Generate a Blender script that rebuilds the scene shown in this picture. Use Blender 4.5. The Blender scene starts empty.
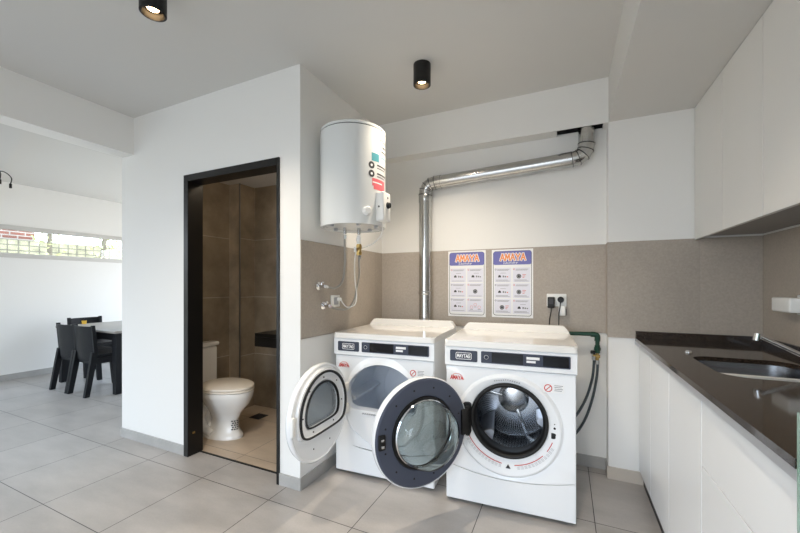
import bpy, bmesh, math, random
from mathutils import Vector, Matrix
random.seed(7)
C = bpy.context.collection
PI = math.pi

# ------------------------------------------------------------------ materials
def lin(c):
    return tuple(((v/255)/12.92 if v/255 <= .04045 else ((v/255+.055)/1.055)**2.4) for v in c)

def mat(name, rgb, rough=.5, metal=0., noise=0., nscale=6., bump=0., bscale=60., spec=.5, coat=0., trans=0., ior=1.45, stretch=None):
    m = bpy.data.materials.new(name); m.use_nodes = True
    nt = m.node_tree; b = nt.nodes['Principled BSDF']
    col = lin(rgb)
    b.inputs['Base Color'].default_value = (*col, 1)
    b.inputs['Roughness'].default_value = rough
    b.inputs['Metallic'].default_value = metal
    b.inputs['Specular IOR Level'].default_value = spec
    b.inputs['Coat Weight'].default_value = coat
    b.inputs['Transmission Weight'].default_value = trans
    b.inputs['IOR'].default_value = ior
    if noise or bump:
        g = nt.nodes.new('ShaderNodeTexCoord')
        src = g.outputs['Object']
        if stretch:
            mp = nt.nodes.new('ShaderNodeMapping'); mp.inputs['Scale'].default_value = stretch
            nt.links.new(src, mp.inputs['Vector']); src = mp.outputs['Vector']
        if noise:
            n = nt.nodes.new('ShaderNodeTexNoise'); n.inputs['Scale'].default_value = nscale
            n.inputs['Detail'].default_value = 8; n.inputs['Roughness'].default_value = .65
            nt.links.new(src, n.inputs['Vector'])
            r = nt.nodes.new('ShaderNodeValToRGB')
            r.color_ramp.elements[0].position = .3; r.color_ramp.elements[1].position = .7
            r.color_ramp.elements[0].color = (*[v*(1-noise) for v in col], 1)
            r.color_ramp.elements[1].color = (*[min(1, v*(1+noise)) for v in col], 1)
            nt.links.new(n.outputs['Fac'], r.inputs['Fac'])
            nt.links.new(r.outputs['Color'], b.inputs['Base Color'])
        if bump:
            n2 = nt.nodes.new('ShaderNodeTexNoise'); n2.inputs['Scale'].default_value = bscale
            n2.inputs['Detail'].default_value = 4
            nt.links.new(src, n2.inputs['Vector'])
            bp = nt.nodes.new('ShaderNodeBump'); bp.inputs['Strength'].default_value = bump
            bp.inputs['Distance'].default_value = .004
            nt.links.new(n2.outputs['Fac'], bp.inputs['Height']); nt.links.new(bp.outputs['Normal'], b.inputs['Normal'])
    return m

def tile_mat(name, rgb, grout, w, h, off, axes, rough, noise, mortar=.0022, nscale=3., stretch=(1, 1, 1), fine=.03):
    """large-format tiles: brick grid in world metres on two axes ('xy','yz','xz')"""
    m = bpy.data.materials.new(name); m.use_nodes = True
    nt = m.node_tree; b = nt.nodes['Principled BSDF']; L = nt.links.new
    geo = nt.nodes.new('ShaderNodeNewGeometry')
    sep = nt.nodes.new('ShaderNodeSeparateXYZ'); L(geo.outputs['Position'], sep.inputs[0])
    cmb = nt.nodes.new('ShaderNodeCombineXYZ')
    for i, a in enumerate(axes):
        add = nt.nodes.new('ShaderNodeMath'); add.operation = 'ADD'; add.inputs[1].default_value = -off[i] + 40*(w, h)[i]
        L(sep.outputs['XYZ'.index(a.upper())], add.inputs[0]); L(add.outputs[0], cmb.inputs[i])
    br = nt.nodes.new('ShaderNodeTexBrick'); br.offset = 0; br.squash = 1
    br.inputs['Scale'].default_value = 1; br.inputs['Brick Width'].default_value = w; br.inputs['Row Height'].default_value = h
    br.inputs['Mortar Size'].default_value = mortar; br.inputs['Mortar Smooth'].default_value = .1; br.inputs['Bias'].default_value = 0
    c = lin(rgb)
    br.inputs['Color1'].default_value = (*[v*.95 for v in c], 1); br.inputs['Color2'].default_value = (*[v*1.05 for v in c], 1)
    br.inputs['Mortar'].default_value = (*lin(grout), 1)
    L(cmb.outputs[0], br.inputs['Vector'])
    mp = nt.nodes.new('ShaderNodeMapping'); mp.inputs['Scale'].default_value = stretch; L(geo.outputs['Position'], mp.inputs[0])
    n = nt.nodes.new('ShaderNodeTexNoise'); n.inputs['Scale'].default_value = nscale; n.inputs['Detail'].default_value = 6; n.inputs['Roughness'].default_value = .55
    L(mp.outputs[0], n.inputs['Vector'])
    n2 = nt.nodes.new('ShaderNodeTexNoise'); n2.inputs['Scale'].default_value = 90; n2.inputs['Detail'].default_value = 3
    L(geo.outputs['Position'], n2.inputs['Vector'])
    r = nt.nodes.new('ShaderNodeMapRange'); r.inputs[1].default_value = .0; r.inputs[2].default_value = 1.
    r.inputs[3].default_value = 1-noise; r.inputs[4].default_value = 1+noise; L(n.outputs['Fac'], r.inputs[0])
    r2 = nt.nodes.new('ShaderNodeMapRange'); r2.inputs[1].default_value = .3; r2.inputs[2].default_value = .7
    r2.inputs[3].default_value = 1-fine; r2.inputs[4].default_value = 1+fine; L(n2.outputs['Fac'], r2.inputs[0])
    mu = nt.nodes.new('ShaderNodeMath'); mu.operation = 'MULTIPLY'; L(r.outputs[0], mu.inputs[0]); L(r2.outputs[0], mu.inputs[1])
    vm = nt.nodes.new('ShaderNodeVectorMath'); vm.operation = 'SCALE'; L(br.outputs['Color'], vm.inputs[0]); L(mu.outputs[0], vm.inputs['Scale'])
    L(vm.outputs[0], b.inputs['Base Color'])
    rr = nt.nodes.new('ShaderNodeMapRange'); rr.inputs[3].default_value = rough*.85; rr.inputs[4].default_value = rough*1.15
    L(n.outputs['Fac'], rr.inputs[0]); L(rr.outputs[0], b.inputs['Roughness'])
    bp = nt.nodes.new('ShaderNodeBump'); bp.inputs['Strength'].default_value = .5; bp.inputs['Distance'].default_value = .0015; bp.invert = True
    L(br.outputs['Fac'], bp.inputs['Height']); L(bp.outputs['Normal'], b.inputs['Normal'])
    return m

def glass_mat(name, tint, rough=0.0, alpha=.2):
    """thin pane: mostly see-through, with a fresnel gloss"""
    m = bpy.data.materials.new(name); m.use_nodes = True
    nt = m.node_tree; nt.nodes.remove(nt.nodes['Principled BSDF']); out = nt.nodes['Material Output']
    t = nt.nodes.new('ShaderNodeBsdfTransparent'); t.inputs[0].default_value = (*lin(tint), 1)
    g = nt.nodes.new('ShaderNodeBsdfGlossy'); g.inputs['Roughness'].default_value = rough
    f = nt.nodes.new('ShaderNodeFresnel'); f.inputs[0].default_value = 1.5
    mr = nt.nodes.new('ShaderNodeMath'); mr.operation = 'MULTIPLY_ADD'; mr.inputs[1].default_value = 1.0; mr.inputs[2].default_value = alpha; mr.use_clamp = True
    mx = nt.nodes.new('ShaderNodeMixShader')
    nt.links.new(f.outputs[0], mr.inputs[0]); nt.links.new(mr.outputs[0], mx.inputs[0])
    nt.links.new(t.outputs[0], mx.inputs[1]); nt.links.new(g.outputs[0], mx.inputs[2]); nt.links.new(mx.outputs[0], out.inputs[0])
    return m

def brightened_pane_mat(name, rgb):  # pane with pale diffuse mixed in, standing for light seen through it
    m = glass_mat(name, (240, 244, 246), .04, .04)
    nt = m.node_tree; out = nt.nodes['Material Output']; src = out.inputs[0].links[0].from_socket
    d = nt.nodes.new('ShaderNodeBsdfDiffuse'); d.inputs[0].default_value = (*lin(rgb), 1)
    mx = nt.nodes.new('ShaderNodeMixShader'); mx.inputs[0].default_value = .22
    nt.links.new(src, mx.inputs[1]); nt.links.new(d.outputs[0], mx.inputs[2]); nt.links.new(mx.outputs[0], out.inputs[0])
    return m

def emit_mat(name, rgb, s):
    m = bpy.data.materials.new(name); m.use_nodes = True
    b = m.node_tree.nodes['Principled BSDF']
    b.inputs['Base Color'].default_value = (*lin(rgb), 1)
    b.inputs['Emission Color'].default_value = (*lin(rgb), 1); b.inputs['Emission Strength'].default_value = s
    return m

def drum_mat():
    m = mat('perforated_steel', (176, 180, 186), .22, 1.)
    nt = m.node_tree; b = nt.nodes['Principled BSDF']; L = nt.links.new
    tc = nt.nodes.new('ShaderNodeTexCoord')
    sep = nt.nodes.new('ShaderNodeSeparateXYZ'); L(tc.outputs['Object'], sep.inputs[0])
    at = nt.nodes.new('ShaderNodeMath'); at.operation = 'ARCTAN2'; L(sep.outputs['X'], at.inputs[0]); L(sep.outputs['Z'], at.inputs[1])
    s1 = nt.nodes.new('ShaderNodeMath'); s1.operation = 'MULTIPLY'; s1.inputs[1].default_value = 14.; L(at.outputs[0], s1.inputs[0])
    s2 = nt.nodes.new('ShaderNodeMath'); s2.operation = 'MULTIPLY'; s2.inputs[1].default_value = 62.; L(sep.outputs['Y'], s2.inputs[0])
    cm = nt.nodes.new('ShaderNodeCombineXYZ'); L(s1.outputs[0], cm.inputs[0]); L(s2.outputs[0], cm.inputs[1])
    v = nt.nodes.new('ShaderNodeTexVoronoi'); v.voronoi_dimensions = '2D'; v.inputs['Randomness'].default_value = 0; v.inputs['Scale'].default_value = 1.
    L(cm.outputs[0], v.inputs['Vector'])
    lt = nt.nodes.new('ShaderNodeMath'); lt.operation = 'LESS_THAN'; lt.inputs[1].default_value = .2; L(v.outputs['Distance'], lt.inputs[0])
    mx = nt.nodes.new('ShaderNodeMix'); mx.data_type = 'RGBA'
    mx.inputs['A'].default_value = (*lin((176, 180, 186)), 1); mx.inputs['B'].default_value = (*lin((96, 99, 104)), 1)
    L(lt.outputs[0], mx.inputs['Factor']); L(mx.outputs['Result'], b.inputs['Base Color'])
    return m

def granite_mat():
    m = mat('black_granite', (17, 15, 14), .07, 0, spec=.5)
    nt = m.node_tree; b = nt.nodes['Principled BSDF']; L = nt.links.new
    geo = nt.nodes.new('ShaderNodeNewGeometry')
    n = nt.nodes.new('ShaderNodeTexNoise'); n.inputs['Scale'].default_value = 240; n.inputs['Detail'].default_value = 2
    L(geo.outputs['Position'], n.inputs['Vector'])
    r = nt.nodes.new('ShaderNodeValToRGB')
    r.color_ramp.elements[0].position = .45; r.color_ramp.elements[0].color = (*lin((24, 20, 17)), 1)
    r.color_ramp.elements[1].position = .75; r.color_ramp.elements[1].color = (*lin((92, 76, 64)), 1)
    L(n.outputs['Fac'], r.inputs[0]); L(r.outputs[0], b.inputs['Base Color'])
    return m

def braid_mat():
    m = mat('braided_steel', (190, 190, 188), .35, .9)
    nt = m.node_tree; b = nt.nodes['Principled BSDF']; L = nt.links.new
    geo = nt.nodes.new('ShaderNodeNewGeometry'); w = nt.nodes.new('ShaderNodeTexWave'); w.inputs['Scale'].default_value = 90; w.bands_direction = 'DIAGONAL'
    L(geo.outputs['Position'], w.inputs[0])
    bp = nt.nodes.new('ShaderNodeBump'); bp.inputs['Distance'].default_value = .002; L(w.outputs['Fac'], bp.inputs['Height']); L(bp.outputs[0], b.inputs['Normal'])
    return m

def brick_out_mat():
    m = tile_mat('red_brick', (138, 84, 70), (170, 158, 148), .24, .075, (0, 0), 'yz', .9, .25, mortar=.012, nscale=5)
    m.node_tree.nodes['Brick Texture'].offset = .5
    return m

MT = dict(
    paint=mat('white_wall_paint', (234, 233, 230), .85, bump=.05, bscale=120),
    ceil=mat('ceiling_paint', (212, 211, 208), .9, bump=.04, bscale=120),
    floor=tile_mat('grey_porcelain_floor', (170, 165, 161), (48, 46, 45), .583, .583, (.145, 1.607), 'xy', .36, .34, stretch=(1.2, 3.2, 1), nscale=1.8),
    bfloor=tile_mat('beige_porcelain_floor', (192, 174, 154), (120, 110, 98), .583, .583, (.145, 1.95), 'xy', .38, .3, stretch=(1.2, 3.2, 1), nscale=2.),
    wtileyz=tile_mat('taupe_wall_tile_side', (172, 162, 150), (150, 142, 134), 1.17, .617, (2.72, .945), 'yz', .5, .12, fine=.07, mortar=.0012),
    wtilexz=tile_mat('taupe_wall_tile_back', (172, 162, 150), (158, 150, 142), 1.17, .617, (-.43, .945), 'xz', .5, .12, fine=.07, mortar=.0008),
    btileyz=tile_mat('bathroom_tile_side', (144, 131, 113), (186, 174, 156), 1.2, .6, (1.42, -.045), 'yz', .42, .75, nscale=4.5, mortar=.003),
    btilexz=tile_mat('bathroom_tile_back', (144, 131, 113), (186, 174, 156), 1.2, .6, (-3., -.045), 'xz', .42, .75, nscale=4.5, mortar=.003),
    skirt=mat('grey_skirting_tile', (172, 170, 167), .35, noise=.1, nscale=5),
    skirtb=mat('beige_skirting_tile', (196, 186, 174), .4, noise=.06, nscale=5),
    black=mat('black_lacquer', (14, 13, 13), .35),
    blackm=mat('matt_black_metal', (16, 15, 15), .45),
    appl=mat('white_enamel', (238, 240, 242), .22, coat=.25),
    applt=mat('white_lid_enamel', (236, 234, 230), .09, coat=.5),
    seam=mat('dark_seam_and_shade', (30, 30, 32), .8),  # seam tone, also painted shade for the duct notch and plinth gap
    navy=mat('navy_plastic', (52, 58, 74), .42),
    display=mat('dark_display_glass', (14, 14, 18), .12),
    lcd=mat('grey_display_window', (34, 40, 58), .15),
    white=mat('white_print', (238, 238, 238), .6),
    wplast=mat('white_plastic', (236, 236, 233), .35),
    grayp=mat('grey_print', (120, 120, 124), .6),
    lgray=mat('pale_grey_print', (176, 178, 182), .6),
    dgray=mat('dark_grey_print', (60, 60, 64), .6),
    red=mat('red_print', (196, 48, 44), .5),
    redl=mat('pale_red_print', (214, 120, 112), .5),
    orange=mat('orange_print', (236, 146, 82), .5),
    purple=mat('purple_print', (112, 112, 176), .5),
    teal=mat('teal_print', (72, 148, 160), .5),
    pink=mat('pink_print', (214, 104, 112), .5),
    yellow=mat('yellow_plastic', (226, 182, 60), .5),
    rubber=mat('black_rubber', (18, 18, 19), .5),
    steel=mat('brushed_steel', (196, 198, 200), .24, 1.),
    sink=mat('sink_steel', (150, 152, 156), .26, 1.),
    chrome=mat('chrome', (225, 226, 228), .06, 1.),
    galv=mat('galvanised_drum', (226, 231, 238), .38, .1, noise=.04),
    duct=mat('spiral_duct_metal', (196, 196, 194), .2, 1., noise=.06, nscale=30, bump=.04, bscale=14),
    wframe=mat('pale_grey_window_frame', (200, 198, 194), .5),
    tankw=mat('grey_white_enamel', (220, 222, 221), .25, coat=.25),
    alul=mat('pale_aluminium', (196, 198, 202), .45, .6),
    ring=mat('slate_blue_plastic', (70, 76, 92), .42),
    seamm=mat('shaded_metal_seam', (84, 84, 86), .4, .8),  # darker metal paints in the shading at the elbow seams
    alu=mat('anodised_aluminium', (150, 152, 156), .38, .9),
    lac=mat('white_lacquer_front', (236, 238, 240), .25, coat=.1),
    lacu=mat('satin_white_front', (226, 224, 220), .4),
    carc=mat('white_melamine', (225, 225, 225), .5),
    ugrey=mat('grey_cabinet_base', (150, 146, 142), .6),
    baffle=mat('satin_steel_baffle', (206, 212, 222), .32, .6),
    granite=granite_mat(), braid=braid_mat(), drum=drum_mat(),
    brass=mat('brass', (176, 148, 92), .3, 1.),
    green=mat('green_plastic_pipe', (16, 62, 46), .4),
    hose=mat('grey_rubber_hose', (58, 68, 72), .45),
    ceram=mat('white_ceramic', (238, 236, 232), .1, coat=.5),
    seat=mat('ivory_seat_plastic', (240, 232, 220), .2),
    rattan=mat('dark_woven_plastic', (12, 14, 19), .55, spec=.3, bump=.4, bscale=220),
    tabletop=mat('pale_tabletop', (158, 153, 148), .35, noise=.05),
    litpane=brightened_pane_mat('brightened_plastic_window', (214, 222, 228)),
    pane=glass_mat('clear_pane', (250, 252, 251), 0, .0),
    bowl=glass_mat('door_bowl_glass', (206, 216, 216), .01, .02),
    smoke=glass_mat('door_window_glass', (226, 232, 235), .02, .08),
    gpanel=mat('green_edged_glass', (190, 222, 208), .08, trans=.6, ior=1.5),
    lampglow=emit_mat('warm_lamp_glow', (255, 214, 160), 30.),
    bark=mat('tree_bark', (120, 108, 92), .9, noise=.3, nscale=14, bump=.6, bscale=30),
    leaf=mat('pale_leaf', (206, 206, 150), .7, noise=.3, nscale=3),
    stone=tile_mat('pale_garden_wall', (170, 160, 132), (120, 112, 96), .16, .11, (0, 0), 'yz', .9, .9, mortar=.012, nscale=7, fine=.5),
    brick=brick_out_mat(),
    earth=mat('garden_gravel', (170, 160, 140), .95, noise=.3, nscale=4),
)

# ------------------------------------------------------------------ mesh helpers
class MB:
    def __init__(s): s.bm = bmesh.new()
    def box(s, x0, x1, y0, y1, z0, z1, bev=0., seg=2):
        r = bmesh.ops.create_cube(s.bm, size=1)
        vs = r['verts']
        for v in vs:
            v.co = Vector(((x0+x1)/2+v.co.x*(x1-x0), (y0+y1)/2+v.co.y*(y1-y0), (z0+z1)/2+v.co.z*(z1-z0)))
        if bev:
            es = list({e for v in vs for e in v.link_edges})
            bmesh.ops.bevel(s.bm, geom=es, offset=bev, segments=seg, profile=.5, affect='EDGES')
        return s
    def poly(s, pts, faces):
        vs = [s.bm.verts.new(p) for p in pts]
        for f in faces:
            try: s.bm.faces.new([vs[i] for i in f])
            except ValueError: pass
        return s
    def lathe(s, prof, c=(0, 0, 0), axis='z', n=48, a0=0., a1=2*PI, flip=False):
        """prof: list of (radius, distance along axis)"""
        full = abs(a1-a0-2*PI) < 1e-6
        k = n if full else n+1
        rings = []
        for r, h in prof:
            if r < 1e-6:
                rings.append([s.bm.verts.new(s._ax(c, axis, 0, 0, h))]); continue
            rings.append([s.bm.verts.new(s._ax(c, axis, r*math.cos(a0+(a1-a0)*i/n), r*math.sin(a0+(a1-a0)*i/n), h)) for i in range(k)])
        for A, B in zip(rings, rings[1:]):
            for i in range(n):
                j = (i+1) % k
                if len(A) == 1 and len(B) == 1: continue
                if len(A) == 1: f = [A[0], B[i], B[j]]
                elif len(B) == 1: f = [A[i], B[0], A[j]]
                else: f = [A[i], B[i], B[j], A[j]]
                s.bm.faces.new(f)
        return s
    def _ax(s, c, axis, a, b, h):
        if axis == 'z': return (c[0]+a, c[1]+b, c[2]+h)
        if axis == 'y': return (c[0]+a, c[1]+h, c[2]+b)
        return (c[0]+h, c[1]+a, c[2]+b)
    def cyl(s, c, r, h, axis='z', n=32, bev=0.):
        p = [(0, 0), (r-bev, 0), (r, bev), (r, h-bev), (r-bev, h), (0, h)] if bev else [(0, 0), (r, 0), (r, h), (0, h)]
        return s.lathe(p, c, axis, n)
    def tube(s, pts, r, n=12, smooth=True, cap=True, r1=None):
        P = [Vector(p) for p in pts]
        if smooth and len(P) > 2:
            Q = []
            E = [P[0]*2-P[1]]+P+[P[-1]*2-P[-2]]
            for i in range(1, len(E)-2):
                for k in range(8):
                    t = k/8
                    Q.append(.5*((2*E[i])+(E[i+1]-E[i-1])*t+(2*E[i-1]-5*E[i]+4*E[i+1]-E[i+2])*t*t+(-E[i-1]+3*E[i]-3*E[i+1]+E[i+2])*t**3))
            Q.append(P[-1]); P = Q
        T = [(P[min(i+1, len(P)-1)]-P[max(i-1, 0)]).normalized() for i in range(len(P))]
        u = T[0].orthogonal().normalized(); rings = []
        for i, p in enumerate(P):
            u = (u-T[i]*u.dot(T[i])).normalized(); w = T[i].cross(u)
            rr = r if r1 is None else r+(r1-r)*i/(len(P)-1)
            rings.append([s.bm.verts.new(p+u*rr*math.cos(2*PI*k/n)+w*rr*math.sin(2*PI*k/n)) for k in range(n)])
        for A, B in zip(rings, rings[1:]):
            for k in range(n): s.bm.faces.new([A[k], A[(k+1) % n], B[(k+1) % n], B[k]])
        if cap:
            s.bm.faces.new(rings[0][::-1]); s.bm.faces.new(rings[-1])
        return s
    def prism(s, outline, f0, f1):
        """outline 2d points -> f0/f1 map each (a,b) to a 3-d point"""
        A = [s.bm.verts.new(f0(*p)) for p in outline]; B = [s.bm.verts.new(f1(*p)) for p in outline]; n = len(A)
        s.bm.faces.new(A); s.bm.faces.new(B[::-1])
        for i in range(n): s.bm.faces.new([A[i], B[i], B[(i+1) % n], A[(i+1) % n]])
        return s
    def strip(s, loops, close=True):
        R = [[s.bm.verts.new(p) for p in L] for L in loops]
        for A, B in zip(R, R[1:]):
            n = len(A)
            for i in range(n if close else n-1):
                s.bm.faces.new([A[i], B[i], B[(i+1) % n], A[(i+1) % n]])
        return s

def obj(name, mb, m, parent=None, smooth=40, loc=None, rz=0):
    bm = mb.bm
    bmesh.ops.recalc_face_normals(bm, faces=bm.faces)
    me = bpy.data.meshes.new(name); bm.to_mesh(me); bm.free()
    o = bpy.data.objects.new(name, me); C.objects.link(o)
    me.materials.append(MT[m] if isinstance(m, str) else m)
    if smooth:
        me.shade_smooth(); me.set_sharp_from_angle(angle=math.radians(smooth))
    if parent: o.parent = parent
    if loc: o.location = loc
    if rz: o.rotation_euler.z = rz
    return o

def tag(o, label, cat, group=None):
    o['label'] = label; o['category'] = cat
    if group: o['group'] = group
    return o

def thing(name, label, cat, loc=(0, 0, 0), rz=0., group=None):
    o = bpy.data.objects.new(name, None); C.objects.link(o); o.empty_display_size = .05
    o.location = loc; o.rotation_euler.z = rz
    return tag(o, label, cat, group)

def struct(name, mb, m, parent=None, smooth=0):
    o = obj(name, mb, m, parent, smooth)
    if not parent: o['kind'] = 'structure'
    return o

def dup(src, loc, rz, label=None):
    r = src.copy(); C.objects.link(r); r.location = loc; r.rotation_euler.z = rz
    if label: r['label'] = label
    for ch in list(src.children):
        c = ch.copy(); C.objects.link(c); c.parent = r
        for g in list(ch.children):
            d = g.copy(); C.objects.link(d); d.parent = c
    return r

def text(name, s, width, height, m, parent, c, face='-y', shear=0., depth=.0004, off=.006):
    """lettering centred on c, lying in the plane that faces -y (or +x)"""
    cu = bpy.data.curves.new('t', 'FONT'); cu.body = s; cu.extrude = 0; cu.fill_mode = 'FRONT'; cu.shear = shear; cu.offset = off
    t = bpy.data.objects.new('t', cu); C.objects.link(t)
    dg = bpy.context.evaluated_depsgraph_get(); me = bpy.data.meshes.new_from_object(t.evaluated_get(dg))
    bpy.data.objects.remove(t); bpy.data.curves.remove(cu)
    xs = [v.co.x for v in me.vertices]; ys = [v.co.y for v in me.vertices]
    sx = width/(max(xs)-min(xs)); sy = height/(max(ys)-min(ys)); mx = (max(xs)+min(xs))/2; my = (max(ys)+min(ys))/2
    for v in me.vertices:
        a, b, d = (v.co.x-mx)*sx, (v.co.y-my)*sy, v.co.z
        v.co = (c[0]+a, c[1]-d, c[2]+b) if face == '-y' else (c[0]+d, c[1]+a, c[2]+b)
    me.name = name; me.materials.clear(); me.materials.append(MT[m])
    o = bpy.data.objects.new(name, me); C.objects.link(o); o.parent = parent
    return o

GLYPH = dict(A=[[(0, 0), (.5, 1), (1, 0)], [(.2, .36), (.8, .36)]], M=[[(0, 0), (.08, 1), (.5, .3), (.92, 1), (1, 0)]], Y=[[(0, 1), (.5, .48), (1, 1)], [(.5, .48), (.5, 0)]],
             T=[[(0, 1), (1, 1)], [(.5, 1), (.5, 0)]], G=[[(.95, .8), (.7, 1), (.25, 1), (0, .7), (0, .3), (.25, 0), (.75, 0), (1, .25), (1, .48), (.6, .48)]])
def strokes(name, s, width, height, th, m, parent, c, lift=.0004):
    """capital lettering from flat strokes, facing -y, centred on c"""
    b = MB(); n = len(s); cw = width/(n+.28*(n-1)); k = 0
    for i, ch in enumerate(s):
        x0 = c[0]-width/2+i*cw*1.28
        for line in GLYPH[ch]:
            P = [Vector((x0+p[0]*cw, 0, c[2]-height/2+p[1]*height)) for p in line]
            for p, q in zip(P, P[1:]):
                d = (q-p).normalized(); nn = Vector((-d.z, 0, d.x))*th/2; p, q = p-d*th*.35, q+d*th*.35
                y = c[1]-.00002*(k % 9); k += 1
                b.poly([(v.x, y, v.z) for v in (p-nn, q-nn, q+nn, p+nn)], [(0, 1, 2, 3)])
    return obj(name, b, m, parent, 0)

def rrect(x0, x1, z0, z1, r, n=6):
    out = []
    for cx, cz, a in ((x1-r, z1-r, 0), (x0+r, z1-r, 90), (x0+r, z0+r, 180), (x1-r, z0+r, 270)):
        for i in range(n+1):
            t = math.radians(a+90*i/n); out.append((cx+r*math.cos(t), cz+r*math.sin(t)))
    return out

def d_outline(r, k, n=72, it=3):
    """circle of radius r cut flat at -k below its centre, corners softened"""
    a0 = -math.asin(k/r); P = []
    for i in range(n+1):
        t = a0+(PI-2*a0)*i/n; P.append((r*math.cos(t), r*math.sin(t)))
    w = r*math.cos(a0)
    for i in range(1, 12): P.append((-w+2*w*i/12, -k))
    for _ in range(it*3):
        P = [((P[i-1][0]+2*P[i][0]+P[(i+1) % len(P)][0])/4, (P[i-1][1]+2*P[i][1]+P[(i+1) % len(P)][1])/4) for i in range(len(P))]
    return P

# ------------------------------------------------------------------ the rooms (metres; x right, y away, z up)
CE, SO = 2.66, 2.36          # ceiling, soffits
YD, YB, YP = 1.765, 2.855, 2.735   # bathroom-door wall, alcove back wall, pillar face
XA, XP, XR = -1.50, .26, 1.032     # alcove side, pillar side, right wall
FR = -2.6                    # wall behind the camera
DX, DY = -6.80, 4.6          # dining room far walls

struct('floor', MB().box(DX-.1, XR+.1, FR-.1, DY+.1, -.12, 0), 'floor')
struct('ceiling', MB().box(DX-.1, XR+.1, FR-.1, DY+.1, CE, CE+.12), 'ceil')
struct('ceiling.001', MB().box(XP, XR, FR, YP, SO, CE), 'ceil')
b = MB(); b.prism([(-3.41, 1.172), (DX, 1.935), (DX, FR), (-3.41, FR)], lambda x, y: (x, y, 2.355), lambda x, y: (x, y, CE))
struct('ceiling.002', b, 'ceil')
b = MB()                     # wall with the bathroom door
b.box(-3.407, -2.594, YD, 1.872, 0, CE).box(-1.664, XA, YD, 1.872, 0, CE).box(-2.594, -1.664, YD, 1.872, 2.10, CE)
struct('wall_front', b, 'paint')
struct('wall_left', MB().box(XA-.1, XA, 1.872, YB, 0, CE), 'paint')
struct('wall_back', MB().box(XA-.1, XP, YB, YB+.12, 0, CE), 'paint')
struct('wall_pillar', MB().box(XP, XR, YP, YB+.12, 0, CE), 'paint')
struct('wall_right', MB().box(XR, XR+.1, FR, YB+.12, 0, CE), 'paint')
b = MB(); nx0, nx1 = -.055, .235   # dropped beam over the alcove, notched for the duct
b.box(XA, nx0, YP, YB, SO, CE).box(nx1, XP, YP, YB, SO, CE).box(nx0, nx1, YP, YP+.008, SO, CE).box(nx0, nx1, 2.851, YB, SO, CE)
struct('trim_1', b, 'paint')
struct('trim_10', MB().box(nx0, nx0+.004, YP+.009, 2.850, SO+.02, CE).box(nx1-.004, nx1, YP+.009, 2.850, SO+.02, CE).box(nx0, nx1, YP+.008, YP+.009, SO+.015, CE).box(nx0, nx1, 2.850, 2.851, SO+.012, CE), 'seam')   # dark lining, painted shade for the void round the duct
struct('trim_2', MB().box(-3.41, -3.24, FR, YD, SO-.005, CE), 'paint')     # beam over the way to the dining room
# dining room shell
b = MB()
GY0, GY1 = -2.3, 1.45     # glazed sliding door on to the garden, left of the strip window
b.box(DX-.12, DX, GY1, DY+.1, 0, 1.655).box(DX-.12, DX, FR-.1, DY+.1, 2.35, CE).box(DX-.12, DX, GY1, DY+.1, 2.085, 2.35).box(DX-.12, DX, FR-.1, GY0, 0, 2.35)
b.box(DX-.12, DX, GY1, 1.9, 1.655, 2.085).box(DX-.12, DX, 4.3, DY+.1, 1.655, 2.085)
struct('wall_dining', b, 'paint')
struct('wall_end', MB().box(DX, -6.5, DY, DY+.12, 0, CE).box(-3.7, -3.3, DY, DY+.12, 0, CE).box(-6.5, -3.7, DY, DY+.12, 0, .1).box(-6.5, -3.7, DY, DY+.12, 2.15, CE), 'paint')
f = MB(); f.box(-6.5, -3.7, DY+.03, DY+.09, .1, .15).box(-6.5, -3.7, DY+.03, DY+.09, 2.10, 2.15).box(-6.5, -6.45, DY+.03, DY+.09, .15, 2.1).box(-3.75, -3.7, DY+.03, DY+.09, .15, 2.1).box(-5.13, -5.07, DY+.03, DY+.09, .15, 2.1)
struct('window_4', f, 'alu')
b = MB(); b.box(-3.407, -3.25, 1.872, DY, 0, CE)
struct('wall_partition', b, 'paint')
# strip window
w = obj('window_1', MB().box(DX-.06, DX+.012, 1.9, 4.3, 1.650, 1.712).box(DX-.06, DX+.012, 1.9, 4.3, 2.030, 2.088)
        .box(DX-.06, DX+.012, 1.9, 1.95, 1.712, 2.03).box(DX-.06, DX+.012, 4.25, 4.3, 1.712, 2.03), 'wframe', None, 0); w['kind'] = 'structure'
g = obj('pane', MB().box(DX-.04, DX-.034, 1.95, 4.25, 1.712, 2.03), 'pane', w, 0)
f = MB()
for y0, y1, z0, z1 in ((GY0, GY1, 0, .05), (GY0, GY1, 2.30, 2.35), (GY0, GY0+.05, .05, 2.3), (GY1-.05, GY1, .05, 2.3), (-.46, -.40, .05, 2.3)): f.box(DX-.09, DX-.03, y0, y1, z0, z1)
struct('window_5', f, 'alu')
# wall behind the camera with two big windows on to the terrace
b = MB(); ws = [(-6.2, -3.9, .3, 2.3), (-2.3, .35, .06, 2.45)]
b.box(DX, ws[0][0], FR-.12, FR, 0, CE).box(ws[0][1], ws[1][0], FR-.12, FR, 0, CE).box(ws[1][1], XR, FR-.12, FR, 0, CE)
for x0, x1, z0, z1 in ws:
    b.box(x0, x1, FR-.12, FR, 0, z0).box(x0, x1, FR-.12, FR, z1, CE)
struct('wall_terrace', b, 'paint')
for k, (x0, x1, z0, z1) in enumerate(ws):
    f = MB(); t = .05
    f.box(x0, x1, FR-.09, FR-.03, z0, z0+t).box(x0, x1, FR-.09, FR-.03, z1-t, z1).box(x0, x0+t, FR-.09, FR-.03, z0+t, z1-t).box(x1-t, x1, FR-.09, FR-.03, z0+t, z1-t)
    xm = (x0+x1)/2; f.box(xm-t/2, xm+t/2, FR-.09, FR-.03, z0+t, z1-t)
    o = struct('window_%d' % (k+2), f, 'alu')
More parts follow.
